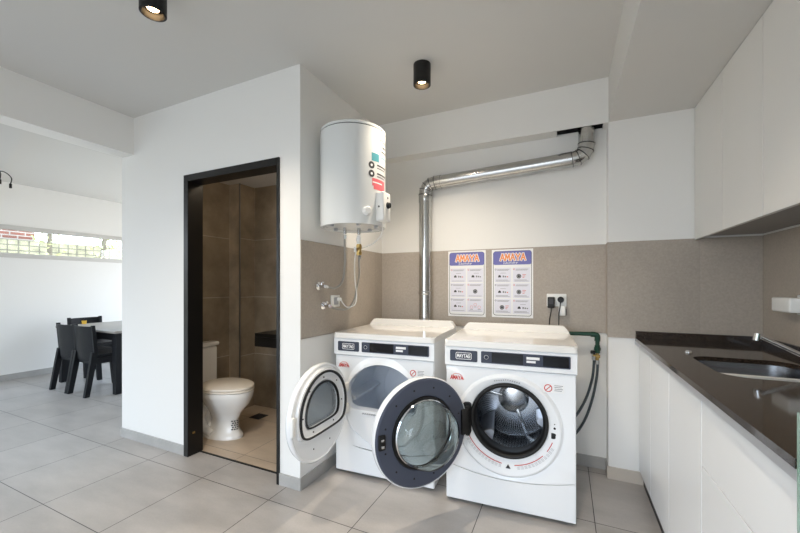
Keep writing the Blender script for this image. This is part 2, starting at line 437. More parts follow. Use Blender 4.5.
# bathroom shell
struct('floor.001', MB().box(-3.15, -1.60, 1.862, 2.81, 0, .004), 'bfloor')
struct('ceiling.003', MB().box(-3.25, -1.60, 1.872, YB, 2.31, 2.36), 'ceil')
b = MB(); b.box(-3.25, -3.15, 1.872, YB, 0, 2.31).box(-3.15, -3.0, 2.62, YB, 0, 2.31); struct('wall_bathroom', b, 'btileyz')
struct('wall_shower', MB().box(-3.0, -1.60, 2.81, YB, 0, 2.31), 'btilexz')
struct('wall_basin', MB().box(-1.606, -1.60, 1.872, 2.81, 0, 2.31), 'btileyz')
struct('trim_3', MB().box(-3.004, -2.994, 2.612, 2.622, 0, 2.31), 'alu')
# tile bands and skirtings
TZ0, TZ1, e = .945, 1.563, .006
struct('trim_4', MB().box(XA, XA+e, YD+.002, YB, .940, TZ1), 'wtileyz')
struct('trim_5', MB().box(XA+e, XP, YB-e, YB, TZ0, TZ1), 'wtilexz')
struct('trim_6', MB().box(XP-e, XR, YP-e, YP, .935, TZ1), 'wtilexz')
struct('trim_7', MB().box(XP-e, XP, YP, YB-e, .945, TZ1), 'wtileyz')
struct('trim_8', MB().box(XR-e, XR, FR, YP-e, .935, TZ1), 'wtileyz')
struct('baseboard_front', MB().box(-3.41, -2.594, YD-.009, YD, 0, .075).box(-1.664, XA+.009, YD-.009, YD, 0, .075), 'skirt')
struct('baseboard_left', MB().box(XA, XA+.009, YD, YB, 0, .075), 'skirt')
struct('baseboard_back', MB().box(XA+.009, XP, YB-.009, YB, 0, .08).box(XP-.009, XP, YP, YB-.009, 0, .08), 'skirt')
struct('baseboard_pillar', MB().box(XP-.009, .47, YP-.009, YP, 0, .08), 'skirtb')
struct('baseboard_dining', MB().box(DX, DX+.012, FR, DY, 0, .08), 'skirt')
struct('baseboard_end', MB().box(DX+.012, -3.41, DY-.012, DY, 0, .08), 'skirt')
# black steel door lining
d = MB()
d.box(-2.594, -2.545, YD-.012, 1.876, 0, 2.10, .002).box(-1.684, -1.664, YD-.012, 1.876, 0, 2.10, .002).box(-2.545, -1.684, YD-.012, 1.876, 2.052, 2.10, .002)
o = struct('door_1', d, 'black')
st = obj('strike_plate', MB().box(-2.5452, -2.5435, 1.79, 1.81, .16, .175), 'brass', o)
struct('trim_9', MB().box(-2.545, -1.684, 1.850, 1.862, 0, .006), 'blackm')    # threshold strip

# ------------------------------------------------------------------ washing machine and dryer
MW = .70; HW = MW/2; MD = .62
FC = (0., .49)           # centre of the round front moulding (x, z)

def arc_z(x):            # smile-shaped joint above the plinth
    return .180+.048*(x/HW)**2

def front_panel(hole, hc):
    """front sheet from the smile joint up to the console with a hole; embossed round moulding"""
    b = MB(); n = len(hole); loops = []
    x0, x1, zt = -HW+.003, HW-.003, .803
    ang = [math.atan2(p[1]+hc[1]-FC[1], p[0]+hc[0]-FC[0]) for p in hole]
    H = [(p[0]+hc[0], p[1]+hc[1]) for p in hole]
    def ray(a, r): return (FC[0]+r*math.cos(a), FC[1]+r*math.sin(a))
    def edge(a):
        c_, s_ = math.cos(a), math.sin(a); best = 9
        if c_ > 1e-6: best = min(best, (x1-FC[0])/c_)
        if c_ < -1e-6: best = min(best, (x0-FC[0])/c_)
        if s_ > 1e-6: best = min(best, (zt-FC[1])/s_)
        if s_ < -1e-6:
            lo, hi = 0., .7
            for _ in range(40):
                t = (lo+hi)/2
                if FC[1]+t*s_ > arc_z(FC[0]+t*c_)+.003: lo = t
                else: hi = t
            best = min(best, lo)
        return ray(a, best)
    def ring(pts, y): return [(p[0], y, p[1]) for p in pts]
    loops.append(ring(H, .05)); loops.append(ring(H, .012))
    loops.append(ring([(h[0]*1+(h[0]-hc[0])*.02, h[1]+(h[1]-hc[1])*.02) for h in H], .006))
    loops.append(ring([ray(a, .270) for a in ang], -.006))
    loops.append(ring([ray(a, .277) for a in ang], -.003))
    loops.append(ring([ray(a, .283) for a in ang], .007))
    loops.append(ring([ray(a, .290) for a in ang], .013))
    loops.append(ring([ray(a, .297) for a in ang], .0105))
    E_ = []
    for a in ang:
        ex, ez = edge(a)
        E_.append((ex, ez))
    # snap nearest samples to the four corners
    for cx, cz in ((x0, zt), (x1, zt), (x0, arc_z(x0)+.003), (x1, arc_z(x1)+.003)):
        i = min(range(n), key=lambda q: (E_[q][0]-cx)**2+(E_[q][1]-cz)**2); E_[i] = (cx, cz)
    L7 = []
    for (ex, ez), a in zip(E_, ang):
        rr = math.hypot(ex-FC[0], ez-FC[1]); L7.append(ray(a, max(.2985, min(rr-.004, .5))))
    loops.append(ring(L7, .008))
    loops.append(ring(E_, .010)); loops.append(ring(E_, .03))
    return b.strip(loops)

def machine(name, label, loc, rz):
    t = thing(name, label, name.replace('_', ' '), loc, rz)
    z0 = .02
    b = MB()
    b.box(-HW, -HW+.004, .02, MD, z0, .92).box(HW-.004, HW, .02, MD, z0, .92).box(-HW, HW, MD-.004, MD, z0, .92).box(-HW, HW, .02, MD, z0, z0+.004).box(-HW, HW, .02, .6, .80, .804)
    obj('cabinet_shell', b, 'appl', t)
    # plinth panel under the smile joint
    N = 24; xs = [-HW+.002+(MW-.004)*i/N for i in range(N+1)]
    top = [(x, arc_z(x)) for x in xs]
    b = MB(); b.prism([(-HW+.002, z0)]+top+[(HW-.002, z0)], lambda x, z: (x, .008, z), lambda x, z: (x, .03, z))
    bmesh.ops.bevel(b.bm, geom=[e_ for e_ in b.bm.edges if abs(e_.verts[0].co.y-.008) < 1e-4 and abs(e_.verts[1].co.y-.008) < 1e-4], offset=.004, segments=2, affect='EDGES')
    obj('plinth_panel', b, 'appl', t, 30)
    obj('joint', MB().prism([(x, arc_z(x)-.004) for x in xs]+[(x, arc_z(x)+.006) for x in xs[::-1]], lambda x, z: (x, .018, z), lambda x, z: (x, .021, z)), 'seam', t, 0)  # dark backing paints the shadow inside the gap
    for x in (-HW+.05, HW-.05):
        for y in (.09, MD-.06):
            obj('foot', MB().cyl((x, y, 0), .018, .024, n=20), 'rubber', t)
    # console and lid
    b = MB(); b.prism([(.006, .806), (-.004, .812), (-.004, .915), (.002, .920), (.05, .920), (.05, .806)],
                      lambda y, z: (-HW-.004, y, z), lambda y, z: (HW+.004, y, z))
    obj('control_console', b, 'appl', t, 30)
    b = MB(); b.prism(rrect(-HW-.006, HW+.006, -.012, MD, .02, 5), lambda x, y: (x, y, .922), lambda x, y: (x, y, .957))
    bmesh.ops.bevel(b.bm, geom=[e_ for e_ in b.bm.edges if abs(e_.verts[0].co.z-.957) < 1e-4 and abs(e_.verts[1].co.z-.957) < 1e-4], offset=.009, segments=3, affect='EDGES')
    lid = obj('lid', b, 'applt', t, 30)
    b = MB()   # splash-back rising from the rear of the lid with sloping ends
    b.prism([(-HW-.004, .945), (-HW-.004, .962), (-HW+.012, .985), (-HW+.026, 1.000), (-HW+.045, 1.004), (HW-.045, 1.004), (HW-.026, 1.0), (HW-.012, .985), (HW+.004, .962), (HW+.004, .945)],
            lambda x, z: (x, .545+(z-.945)*.42, z), lambda x, z: (x, MD, z))
    bmesh.ops.bevel(b.bm, geom=[e_ for e_ in b.bm.edges if e_.calc_length() > .3 and e_.verts[0].co.z > .99], offset=.006, segments=3, affect='EDGES')
    obj('rear_upstand', b, 'applt', t, 30)
    # name plate
    p = MB(); p.prism(rrect(-.322, -.163, .836, .900, .007), lambda x, z: (x, -.0085, z), lambda x, z: (x, -.003, z))
    np_ = obj('name_plate', p, 'navy', t, 0)
    f = MB(); P = rrect(-.288, -.196, .848, .888, .008)
    Q = rrect(-.285, -.199, .851, .885, .006)
    f.strip([[(x, -.0095, z) for x, z in P], [(x, -.0095, z) for x, z in Q]])
    obj('emblem_frame', f, 'white', np_, 0)
    strokes('lettering', 'MAYTAG', .074, .019, .0036, 'white', np_, (-.242, -.0092, .868))
    # control strip
    p = MB(); p.prism(rrect(-.142, .322, .836, .902, .006), lambda x, z: (x, -.008, z), lambda x, z: (x, -.003, z))
    cp = obj('control_panel', p, 'navy', t, 0)
    obj('screen', MB().prism(rrect(-.083, .086, .842, .898, .003), lambda x, z: (x, -.0095, z), lambda x, z: (x, -.008, z)), 'display', cp, 0)
    obj('screen', MB().prism(rrect(.187, .314, .842, .898, .003), lambda x, z: (x, -.0095, z), lambda x, z: (x, -.008, z)), 'display', cp, 0)
    obj('start_button', MB().lathe([(0, -.011), (.012, -.011), (.016, -.008)], (-.112, 0, .870), 'y', 24), 'lcd', cp)
    obj('button_ring', MB().lathe([(.010, -.0112), (.013, -.0112)], (-.112, 0, .870), 'y', 24), 'lgray', cp)
    obj('instruction_card', MB().box(.103, .170, -.0098, -.008, .873, .887).box(.103, .150, -.0098, -.008, .855, .867), 'white', cp, 0)
    # stickers on the front
    def sheet(nm, x0, x1, z0_, z1_, m, y=.0005, par=t): return obj(nm, MB().box(x0, x1, y-.0012, y, z0_, z1_), m, par, 0)
    lg = strokes('logo_sticker', 'AMAYA', .072, .022, .0042, 'red', t, (-.285, .0068, .735))
    arch = MB(); arch.tube([(-.325, .008, .725), (-.305, .008, .752), (-.285, .008, .757), (-.262, .008, .752), (-.243, .008, .725)], .0016, 6)
    obj('logo_roof', arch, 'redl', t)
    s_ = sheet('safety_sticker', .188, .292, .70, .748, 'white', y=.0085)
    sg = MB(); c0 = (.213, 0, .724)
    sg.lathe([(.016, .0065), (.0205, .0065), (.0205, .0075), (.016, .0075)], c0, 'y', 28)
    sg.box(-.002, .002, -.0006, .0006, -.018, .018)
    for v in sg.bm.verts[-8:]: v.co = Matrix.Rotation(math.radians(45), 3, 'Y') @ v.co + Vector((c0[0], .007, c0[2]))
    obj('prohibition_sign', sg, 'red', s_, 0)
    tx = MB()
    for k in range(4): tx.box(.244, .286-.006*(k % 2), .0065, .0075, .739-k*.009, .7415-k*.009)
    obj('print', tx, 'grayp', s_, 0)
    return t

# --- washing machine
WM = machine('washing_machine', 'white front loading washing machine on the right with its round glass door swung open', (-.296, 2.068, 0), math.radians(3.5))
hole = [(.208*math.cos(2*PI*i/96), .208*math.sin(2*PI*i/96)) for i in range(96)]
HC = (.006, .520)
obj('front_panel', front_panel(hole, HC), 'appl', WM, 25)
gk = MB(); gk.lathe([(.209, .055), (.209, -.004), (.204, -.011), (.196, -.011), (.186, .002), (.182, .03), (.19, .05), (.186, .10)], (HC[0], 0, HC[1]), 'y', 72)
obj('door_gasket', gk, 'rubber', WM, 60)
dr = MB(); dr.lathe([(.187, .085), (.205, .09), (.245, .10), (.252, .12), (.252, .42), (.245, .43), (.06, .445), (0, .445)], (0, 0, 0), 'y', 72)
drum = obj('drum', dr, 'drum', WM, 40, loc=(HC[0], 0, HC[1]))
bk = MB(); bk.lathe([(0, .425), (.075, .428), (.095, .436), (.1, .444)], (0, 0, 0), 'y', 40); obj('drum_hub', bk, 'steel', drum)
for k in range(3):       # baffles
    a = math.radians(100+120*k); m_ = MB()
    m_.prism([(-.055, .254), (-.034, .20), (-.014, .160), (.0, .150), (.014, .160), (.034, .20), (.055, .254)], lambda p, r: (p, .135, r), lambda p, r: (p*.7+.03, .42, r))
    for v in m_.bm.verts: v.co = Matrix.Rotation(a, 3, 'Y') @ v.co
    obj('baffle', m_, 'baffle', drum, 50)
for k in range(3):       # spider arms on the rear wall
    a = math.radians(40+120*k); m_ = MB(); m_.box(-.010, .010, .428, .446, .05, .235, .004)
    for v in m_.bm.verts: v.co = Matrix.Rotation(a, 3, 'Y') @ v.co
    obj('drum_rib', m_, 'steel', drum, 30)
for a0, a1 in ((202, 262), (278, 318), (326, 340)):      # red printed arcs round the lower rim
    m_ = MB(); m_.lathe([(.2405, -.0030), (.2445, -.0030)], (HC[0], 0, HC[1]), 'y', 40, math.radians(a0), math.radians(a1))
    obj('printed_arc', m_, 'red', WM, 0)
for lo, hi in ((200, 262), (277, 336)):
    m_ = MB()
    for rr in (.250, .256, .262):
        for q in range(30):
            a = 200+q*4.5
            if lo <= a < hi: m_.lathe([(rr, -.0048), (rr+.002, -.0048)], (HC[0], 0, HC[1]), 'y', 3, math.radians(a), math.radians(a+3.2))
    obj('printed_text', m_, 'lgray', WM, 0)
m_ = MB(); tri = [(HC[0]-.013, HC[1]-.262), (HC[0]+.013, HC[1]-.262), (HC[0], HC[1]-.241)]
m_.prism(tri, lambda x, z: (x, -.0062, z), lambda x, z: (x, -.001, z)); obj('warning_mark', m_, 'dgray', WM, 0)
m_ = MB()
for q in range(12): m_.box(-.07+q*.012, -.063+q*.012, -.0068, -.001, .748-.0022*abs(q-5.5), .754-.0022*abs(q-5.5))
obj('printed_title', m_, 'lgray', WM, 0)
lk = obj('door_lock', MB().box(.228, .262, -.002, .012, .455, .487, .004), 'rubber', WM)
obj('lock_pin', MB().cyl((.245, -.003, .513), .006, .01, 'y', 16), 'rubber', WM)
obj('lock_pin', MB().cyl((.245, -.002, .535), .003, .01, 'y', 12), 'dgray', WM)

# --- the washer's open door (built closed, hinge line at its origin, +y faces into the drum)
R = .292; a = math.radians(-126-3.5)
sh = MB(); sh.lathe([(.205, -.045), (.22, -.058), (.262, -.056), (.286, -.04), (R, -.018), (R, .002), (.2875, .006), (.283, .0)], (R, 0, 0), 'y', 96)
door = obj('door', sh, 'appl', WM, 40, loc=(-.224, -.03, .495), rz=a)
ri = MB(); ri.lathe([(.19, -.02), (.19, .004), (.196, .010), (.276, .010), (.2855, .004), (.2855, -.01)], (R, 0, 0), 'y', 96)
obj('door_lining', ri, 'ring', door, 30)
ri = MB(); ri.lathe([(.172, .002), (.176, .016), (.190, .016), (.194, .006)], (R, 0, 0), 'y', 72); obj('bowl_seal', ri, 'rubber', door, 50)
ri = MB(); ri.lathe([(.1735, .008), (.1735, .02), (.1665, .085), (.156, .112), (.13, .119), (.06, .103), (0, .096)], (R, 0, 0), 'y', 72)
obj('glass_bowl', ri, 'bowl', door, 60)
ri = MB(); ri.lathe([(.1735, .017), (.178, .022), (.1735, .027), (.170, .022), (.1735, .017)], (R, 0, 0), 'y', 72); obj('bowl_rim', ri, 'chrome', door, 60)
ri = MB(); ri.lathe([(.206, -.046), (.15, -.054), (0, -.058)], (R, 0, 0), 'y', 72); obj('outer_window', ri, 'smoke', door, 60)
for q in range(12):
    t_ = math.radians(15+30*q); x_, z_ = R+.238*math.cos(t_), .238*math.sin(t_)
    obj('screw', MB().lathe([(0, .0125), (.004, .0125), (.0058, .0095)], (x_, 0, z_), 'y', 12), 'rubber', door)
ls = obj('latch', MB().box(2*R-.058, 2*R-.022, .006, .022, -.037, .037, .004), 'rubber', door)
obj('latch_hook', MB().box(2*R-.046, 2*R-.030, .018, .034, -.022, -.008, .002).box(2*R-.046, 2*R-.030, .018, .03, .010, .022, .002), 'steel', door)
hg = MB(); hg.prism(rrect(-.024, .024, -.092, .092, .018), lambda x, z: (x, -.010, z), lambda x, z: (x, .010, z))
obj('hinge_plate', hg, 'blackm', WM, 30, loc=(-.222, -.006, .510))
hg = MB(); hg.box(-.012, .045, .006, .024, -.062, .082, .006).cyl((-.004, .012, -.072), .012, .164, 'z', 16)
obj('hinge_arm', hg, 'blackm', door, 30)

# --- tumble dryer
TD = machine('tumble_dryer', 'white tumble dryer on the left with a D shaped window in its open door', (-1.083, 2.062, 0), math.radians(3.5))
D = d_outline(.252, .108, it=1); DC = (-.010, .556)
obj('front_panel', front_panel(D, DC), 'appl', TD, 25)
m_ = MB(); m_.strip([[(x*k_+DC[0], y_, z_*k_+DC[1]) for x, z_ in D] for k_, y_ in ((1.0, .05), (1.0, .015), (.985, .008), (.965, .012), (.955, .05))]); obj('opening_rim', m_, 'galv', TD, 50)
m_ = MB(); m_.lathe([(.27, .055), (.305, .06), (.31, .09), (.31, .50), (.30, .51), (0, .515)], (0, 0, 0), 'y', 72)
dd = obj('drum', m_, 'galv', TD, 40, loc=(0, 0, .49))
m_ = MB(); m_.lathe([(0, .49), (.10, .492), (.2, .500), (.21, .512)], (0, 0, 0), 'y', 48); obj('drum_hub', m_, 'galv', dd)
for k in range(3):
    m_ = MB(); m_.prism([(-.03, .312), (-.008, .235), (.008, .235), (.03, .312)], lambda p, r: (p, .09, r), lambda p, r: (p, .49, r))
    for v in m_.bm.verts: v.co = Matrix.Rotation(math.radians(30+120*k), 3, 'Y') @ v.co
    obj('baffle', m_, 'galv', dd, 30)
m_ = MB()
for q in range(14): m_.box(-.14+q*.016, -.130+q*.016, -.0066, .004, .424, .431)
obj('printed_title', m_, 'lgray', TD, 0); m_ = MB()
for k in range(6): m_.box(.005, .10-.02*(k % 3), .0-.0065, .004, .375-k*.014, .379-k*.014)
obj('printed_text', m_, 'lgray', TD, 0)

R = .283; a = math.radians(-88.5-3.5)
sh = MB(); sh.lathe([(0, -.058), (.20, -.056), (.25, -.048), (.276, -.03), (R, -.012), (R, .0), (.279, .006), (.272, .008), (.265, .004), (.20, .004)], (R, 0, 0), 'y', 96)
D1 = d_outline(.235, .125); D2 = d_outline(.166, .075)
def dl(o, k, y, cz): return [(R+x*k, y, z*k+cz) for x, z in o]
sh = MB(); sh.lathe([(.20, -.056), (.25, -.048), (.276, -.03), (R, -.012), (R, .0), (.279, .006), (.272, .008), (.265, .004)], (R, 0, 0), 'y', 96)
door = obj('door', sh, 'appl', TD, 40, loc=(-.242, -.03, .53), rz=a)
# inner lining: disc with a raised D-shaped collar and the window hole
b = MB(); n = len(D1)
# matching samples by angle round the window centre
cz = .014
def samp(o, ang):
    out = []
    for t_ in ang:
        best = None
        for i in range(len(o)):
            x1, z1 = o[i-1]; x2, z2 = o[i]
            d1 = (math.cos(t_)*z1-math.sin(t_)*x1); d2 = (math.cos(t_)*z2-math.sin(t_)*x2)
            if d1*d2 <= 0 and d1 != d2:
                u_ = d1/(d1-d2); x, z = x1+(x2-x1)*u_, z1+(z2-z1)*u_
                if x*math.cos(t_)+z*math.sin(t_) > 0: best = (x, z)
        out.append(best)
    return out
ANG = [2*PI*(i+.5)/120 for i in range(120)]
d1s, d2s = samp(D1, ANG), samp(D2, ANG)
cir = []
for t_ in ANG:       # outer circle seen from the window centre
    bq = cz*math.sin(t_); rr = -bq+math.sqrt(bq*bq-(cz*cz-.266**2)); cir.append((rr*math.cos(t_), rr*math.sin(t_)))
def L_(s_, k, y): return [(R+x*k, y, z*k+cz) for x, z in s_]
b.strip([L_(cir, 1, .004), L_(d1s, 1.05, .004), L_(d1s, 1.03, .022), L_(d1s, .93, .026), L_(d1s, .91, .018), L_(d2s, 1.06, .016), L_(d2s, 1.0, .008), L_(d2s, 1.0, -.05)])
obj('door_lining', b, 'appl', door, 25)
b = MB(); b.strip([L_(d1s, .985, .024), L_(d1s, .985, .034), L_(d1s, .945, .036), L_(d1s, .925, .028), L_(d1s, .925, .02)]); obj('door_gasket', b, 'rubber', door, 40)
b = MB(); b.strip([L_(d2s, 1.02, .0165), L_(d2s, 1.02, .0195), L_(d2s, .95, .0195), L_(d2s, .95, .008)]); obj('window_trim', b, 'rubber', door, 40)
b = MB(); b.prism(d2s, lambda x, z: (R+x, -.005, z+cz), lambda x, z: (R+x, -.009, z+cz)); obj('door_window', b, 'litpane', door, 0)
b = MB(); b.lathe([(.20, -.0558), (0, -.0558)], (R, 0, 0), 'y', 96)
b = MB(); b.strip([[(R+.202*math.cos(t_), -.056, .202*math.sin(t_)) for t_ in ANG], [(R+x*1.0, -.056, z+cz) for x, z in d2s], [(R+x, -.05, z+cz) for x, z in d2s]]); obj('door_skin', b, 'appl', door, 25)
for x_, z_ in ((-.192, .02), (-.135, .155), (0, .205), (.135, .155), (.192, .02), (-.10, -.082), (.10, -.082), (-.08, -.19), (.08, -.19)):
    obj('screw', MB().lathe([(0, .021), (.0035, .021), (.005, .017)], (R+x_, 0 if z_ > -.1 else -.014, z_), 'y', 12), 'dgray', door)
for z_ in (-.10, .04): obj('hinge', MB().box(-.02, .035, -.012, .010, z_, z_+.06, .004), 'wplast', door, 30)
obj('latch', MB().box(2*R-.03, 2*R-.004, .002, .02, -.05, .05, .004), 'wplast', door, 30)

# ------------------------------------------------------------------ water heater
WX, WY, WR = -1.26, 2.00, .21
WH = thing('water_heater', 'white cylindrical electric water heater hung on the alcove wall', 'water heater', (WX, WY, 1.65))
b = MB(); b.lathe([(0, .012), (.185, .012), (.195, .0), (WR, .0), (WR, .598)], (0, 0, 0), 'z', 96); obj('tank', b, 'tankw', WH)
b = MB(); b.lathe([(WR-.003, .598), (WR-.003, .602)], (0, 0, 0), 'z', 96); obj('cap_seam', b, 'seam', WH)
b = MB(); b.lathe([(WR+.001, .602), (WR+.001, .617), (WR-.012, .627), (.10, .640), (0, .643)], (0, 0, 0), 'z', 96); obj('top_cap', b, 'tankw', WH)
obj('top_plug', MB().cyl((-.01, -.07, .638), .008, .012, n=12), 'rubber', WH)
for x, y in ((-.07, -.14), (-.15, .02), (.10, -.10), (.15, .03), (.05, .13)):
    obj('bottom_bolt', MB().cyl((x, y, -.004), .014, .018, n=16, bev=.003), 'lgray', WH)
bx = obj('control_box', MB().box(.155, .255, -.060, .037, .025, .205, .010, 3), 'wplast', WH, 30)
obj('thermostat_dial', MB().lathe([(0, .018), (.016, .018), (.021, .002), (.021, 0)], (.254, -.006, .125), 'x', 28), 'rubber', bx)
obj('indicator_lamp', MB().cyl((.222, -.0615, .112), .006, .004, 'y', 14), 'dgray', bx)
obj('indicator_lamp', MB().cyl((.253, -.006, .172), .006, .005, 'x', 14), 'grayp', bx)
t_ = math.radians(-36); kb = MB(); kb.lathe([(0, .032), (.018, .032), (.024, .026), (.026, 0)], (0, 0, 0), 'x', 28)
for v in kb.bm.verts: v.co = Matrix.Rotation(t_, 3, 'Z') @ (v.co+Vector((WR-.002, 0, 0)))+Vector((0, 0, .077))
kn = obj('valve_knob', kb, 'wplast', WH)
def patch(nm, t0, t1, z0, z1, m, par=WH, rr=WR+.0008, disc=False):
    b = MB()
    if disc:
        tc, zc, r_ = (t0+t1)/2, (z0+z1)/2, (z1-z0)/2
        cen = b.bm.verts.new((rr*math.cos(math.radians(tc)), rr*math.sin(math.radians(tc)), zc)); P = []
        for i in range(28):
            q = 2*PI*i/28; th = math.radians(tc)+r_*math.cos(q)/WR; P.append(b.bm.verts.new((rr*math.cos(th), rr*math.sin(th), zc+r_*math.sin(q))))
        for i in range(28): b.bm.faces.new([cen, P[i], P[(i+1) % 28]])
    else:
        n = 8
        lo = [(rr*math.cos(math.radians(t0+(t1-t0)*i/n)), rr*math.sin(math.radians(t0+(t1-t0)*i/n)), z0) for i in range(n+1)]
        b.strip([lo, [(x, y, z1) for x, y, _ in lo]], False)
    return obj(nm, b, m, par, 60)
def curved_text(s, t0, t1, z, h, m, nm='lettering'):
    o = text(nm, s, 1, h, m, WH, (0, 0, z))
    tm, tw = math.radians((t0+t1)/2), math.radians(t1-t0)
    for v in o.data.vertices:
        th = tm+v.co.x*tw; rr = WR+.0012
        v.co = (rr*math.cos(th), rr*math.sin(th), v.co.z)
curved_text('rheem', -6, 30, .535, .026, 'dgray', 'brand_lettering')
patch('teal_sticker', -26, -9, .390, .440, 'teal'); patch('sticker_line', -2, 20, .462, .472, 'dgray'); patch('sticker_line', 2, 16, .49, .505, 'dgray')
patch('sticker_line', -4, 20, .425, .432, 'teal')
for zc in (.362, .310):
    r1 = patch('round_sticker', -31, -21, zc-.022, zc+.022, 'dgray', disc=True)
    patch('sticker_symbol', -29, -23, zc-.008, zc+.008, 'white', r1, WR+.0014, True)
    patch('sticker_line', -14, 16, zc+.003, zc+.013, 'dgray'); patch('sticker_line', -14, 10, zc-.014, zc-.006, 'grayp')
pk = patch('pink_sticker', -25, 10, .238, .285, 'pink'); patch('pink_sticker', -22, 10, .218, .240, 'pink'); patch('sticker_line', -24, 0, .256, .264, 'white', pk, WR+.0014)
obj('wall_bracket', MB().box(-.2405, -.19, .0, .10, .46, .50, .003).box(-.2405, -.19, .0, .10, .10, .14, .003).box(-.2405, -.234, .02, .08, .13, .47), 'alu', WH)
for nm, (x, y) in (('outlet_nipple', (-.072, .01)), ('inlet_nipple', (.0, .07))):
    obj(nm, MB().cyl((x, y, -.03), .011, .045, n=16), 'steel', WH)

# plumbing under the heater
def hose(label, pts, ends, r=.0075):
    o = thing('flexible_hose', label, 'hose', pts[-1]); off = Vector(pts[-1])
    obj('braided_tube', MB().tube([Vector(p)-off for p in pts], r), 'braid', o)
    for i, j in ends:
        p, q = Vector(pts[i])-off, Vector(pts[j])-off; dv = (q-p).normalized()
        obj('hose_nut', MB().tube([p-dv*.002, p+dv*.024], r*1.55, 6, False), 'chrome', o, 20)
    return o
hose('braided hose under the water heater, left one, running to the upper wall valve', [(-1.332, 2.01, 1.612), (-1.34, 2.02, 1.56), (-1.37, 2.07, 1.46), (-1.425, 2.125, 1.315), (-1.43, 2.052, 1.262), (-1.435, 1.99, 1.262), (-1.447, 1.945, 1.272)], ((0, 1), (-1, -2)))
hose('braided hose dropping from the brass safety valve to the lower wall valve', [(-1.265, 2.085, 1.478), (-1.27, 2.09, 1.44), (-1.33, 2.19, 1.35), (-1.41, 2.283, 1.25), (-1.43, 2.285, 1.17), (-1.43, 2.2, 1.108), (-1.435, 2.08, 1.112), (-1.452, 1.992, 1.140)], ((0, 1), (-1, -2)), .007)
sv = thing('safety_valve', 'brass safety valve screwed under the water heater', 'valve', (-1.262, 2.075, 1.48))
obj('valve_body', MB().cyl((0, 0, .0), .016, .075, n=8).cyl((0, 0, .045), .021, .022, n=6).cyl((0, 0, .004), .020, .02, n=6), 'brass', sv, 30)
obj('side_port', MB().tube([(0, 0, .04), (-.0, -.045, .042)], .011, 12, False), 'brass', sv, 30)
obj('white_coupling', MB().cyl((0, 0, .075), .014, .057, n=16).cyl((0, 0, .09), .019, .03, n=16, bev=.004), 'wplast', sv)
obj('drain_nozzle', MB().cyl((-.0, -.05, .018), .009, .034, n=12), 'wplast', sv)
def stop_valve(label, y, z):
    o = thing('stop_valve', label, 'valve', (XA+e-.001, y, z))
    obj('rosette', MB().lathe([(0, 0.0), (.027, 0.0), (.026, .006), (.012, .012), (0, .012)], (0, 0, 0), 'x', 28), 'chrome', o)
    obj('valve_body', MB().cyl((.010, 0, 0), .010, .045, 'x', 14), 'chrome', o)
    obj('handle', MB().cyl((.03, 0, -.004), .007, .028, 'z', 10).box(.022, .044, -.016, .016, .022, .03, .004), 'chrome', o)
stop_valve('upper chrome stop valve on the taupe tiles under the water heater', 1.935, 1.272)
stop_valve('lower chrome stop valve beside the white socket under the heater', 1.985, 1.140)
sp = thing('wall_socket', 'square white socket under the water heater with a white cable', 'socket', (XA+e, 2.125, 1.166))
obj('plate', MB().box(0, .010, -.052, .052, -.042, .042, .004), 'wplast', sp)
obj('centre_insert', MB().box(.008, .014, -.026, .026, -.026, .026, .003), 'lgray', sp)
obj('plug', MB().cyl((.012, .02, .012), .014, .026, 'x', 16, .003), 'wplast', sp)
cb = thing('power_cable', 'white power cable looping from the heater control box to the wall socket', 'cable', (-1.455, 2.145, 1.178)); off = Vector((-1.455, 2.145, 1.178))
obj('cord', MB().tube([Vector(p)-off for p in [(-1.05, 2.01, 1.674), (-1.055, 2.02, 1.65), (-1.08, 2.055, 1.61), (-1.15, 2.10, 1.566), (-1.22, 2.115, 1.543), (-1.295, 2.105, 1.515), (-1.33, 2.13, 1.45), (-1.375, 2.205, 1.316), (-1.395, 2.26, 1.205), (-1.40, 2.24, 1.135), (-1.43, 2.19, 1.12), (-1.445, 2.155, 1.15), off]], .0042, 8), 'wplast', cb)

# ------------------------------------------------------------------ exhaust duct
ED = thing('exhaust_duct', 'shiny metal exhaust duct rising behind the dryer and crossing under the beam', 'duct', (-1.060, 2.797, 0))
r = .0515; X2 = 1.193; Z1, Z2 = 2.118, 2.168
obj('riser_pipe', MB().lathe([(r, .25), (r, Z1-.09)], (0, 0, 0), 'z', 40), 'duct', ED)
obj('collar', MB().lathe([(r+.0015, 1.20), (r+.004, 1.205), (r+.004, 1.225), (r+.0015, 1.23)], (0, 0, 0), 'z', 40), 'duct', ED)
obj('collar', MB().lathe([(r+.001, Z1-.15), (r+.003, Z1-.145), (r+.003, Z1-.095), (r+.001, Z1-.09)], (0, 0, 0), 'z', 40), 'duct', ED)
def elbow(p0, p1, corner, n=4):
    """gored elbow from p0 to p1 about a corner: straight gores with a seam at each joint"""
    p0, p1, c0 = Vector(p0), Vector(p1), Vector(corner); P = []
    for i in range(n+1):
        t = i/n; P.append(p0*(1-t)**2+c0*2*t*(1-t)+p1*t*t)
    lead = [P[0]-(c0-p0).normalized()*.012]+P+[P[-1]+(p1-c0).normalized()*.012]
    o = obj('elbow', MB().tube(lead, r+.0015, 32, False, False), 'duct', ED, 15)
    for i, p in enumerate(P):
        q = (lead[i+2]-lead[i]).normalized()
        obj('seam', MB().tube([p-q*.002, p+q*.002], r+.0045, 32, False, False), 'seamm', o, 30)
sl = (Z2-Z1)/X2
elbow((0, 0, Z1-.09), (.09, 0, Z1+.09*sl), (0, 0, Z1))
obj('cross_pipe', MB().tube([(.09, 0, Z1+.09*sl), (X2-.09, 0, Z2-.09*sl)], r, 40, False, False), 'duct', ED)
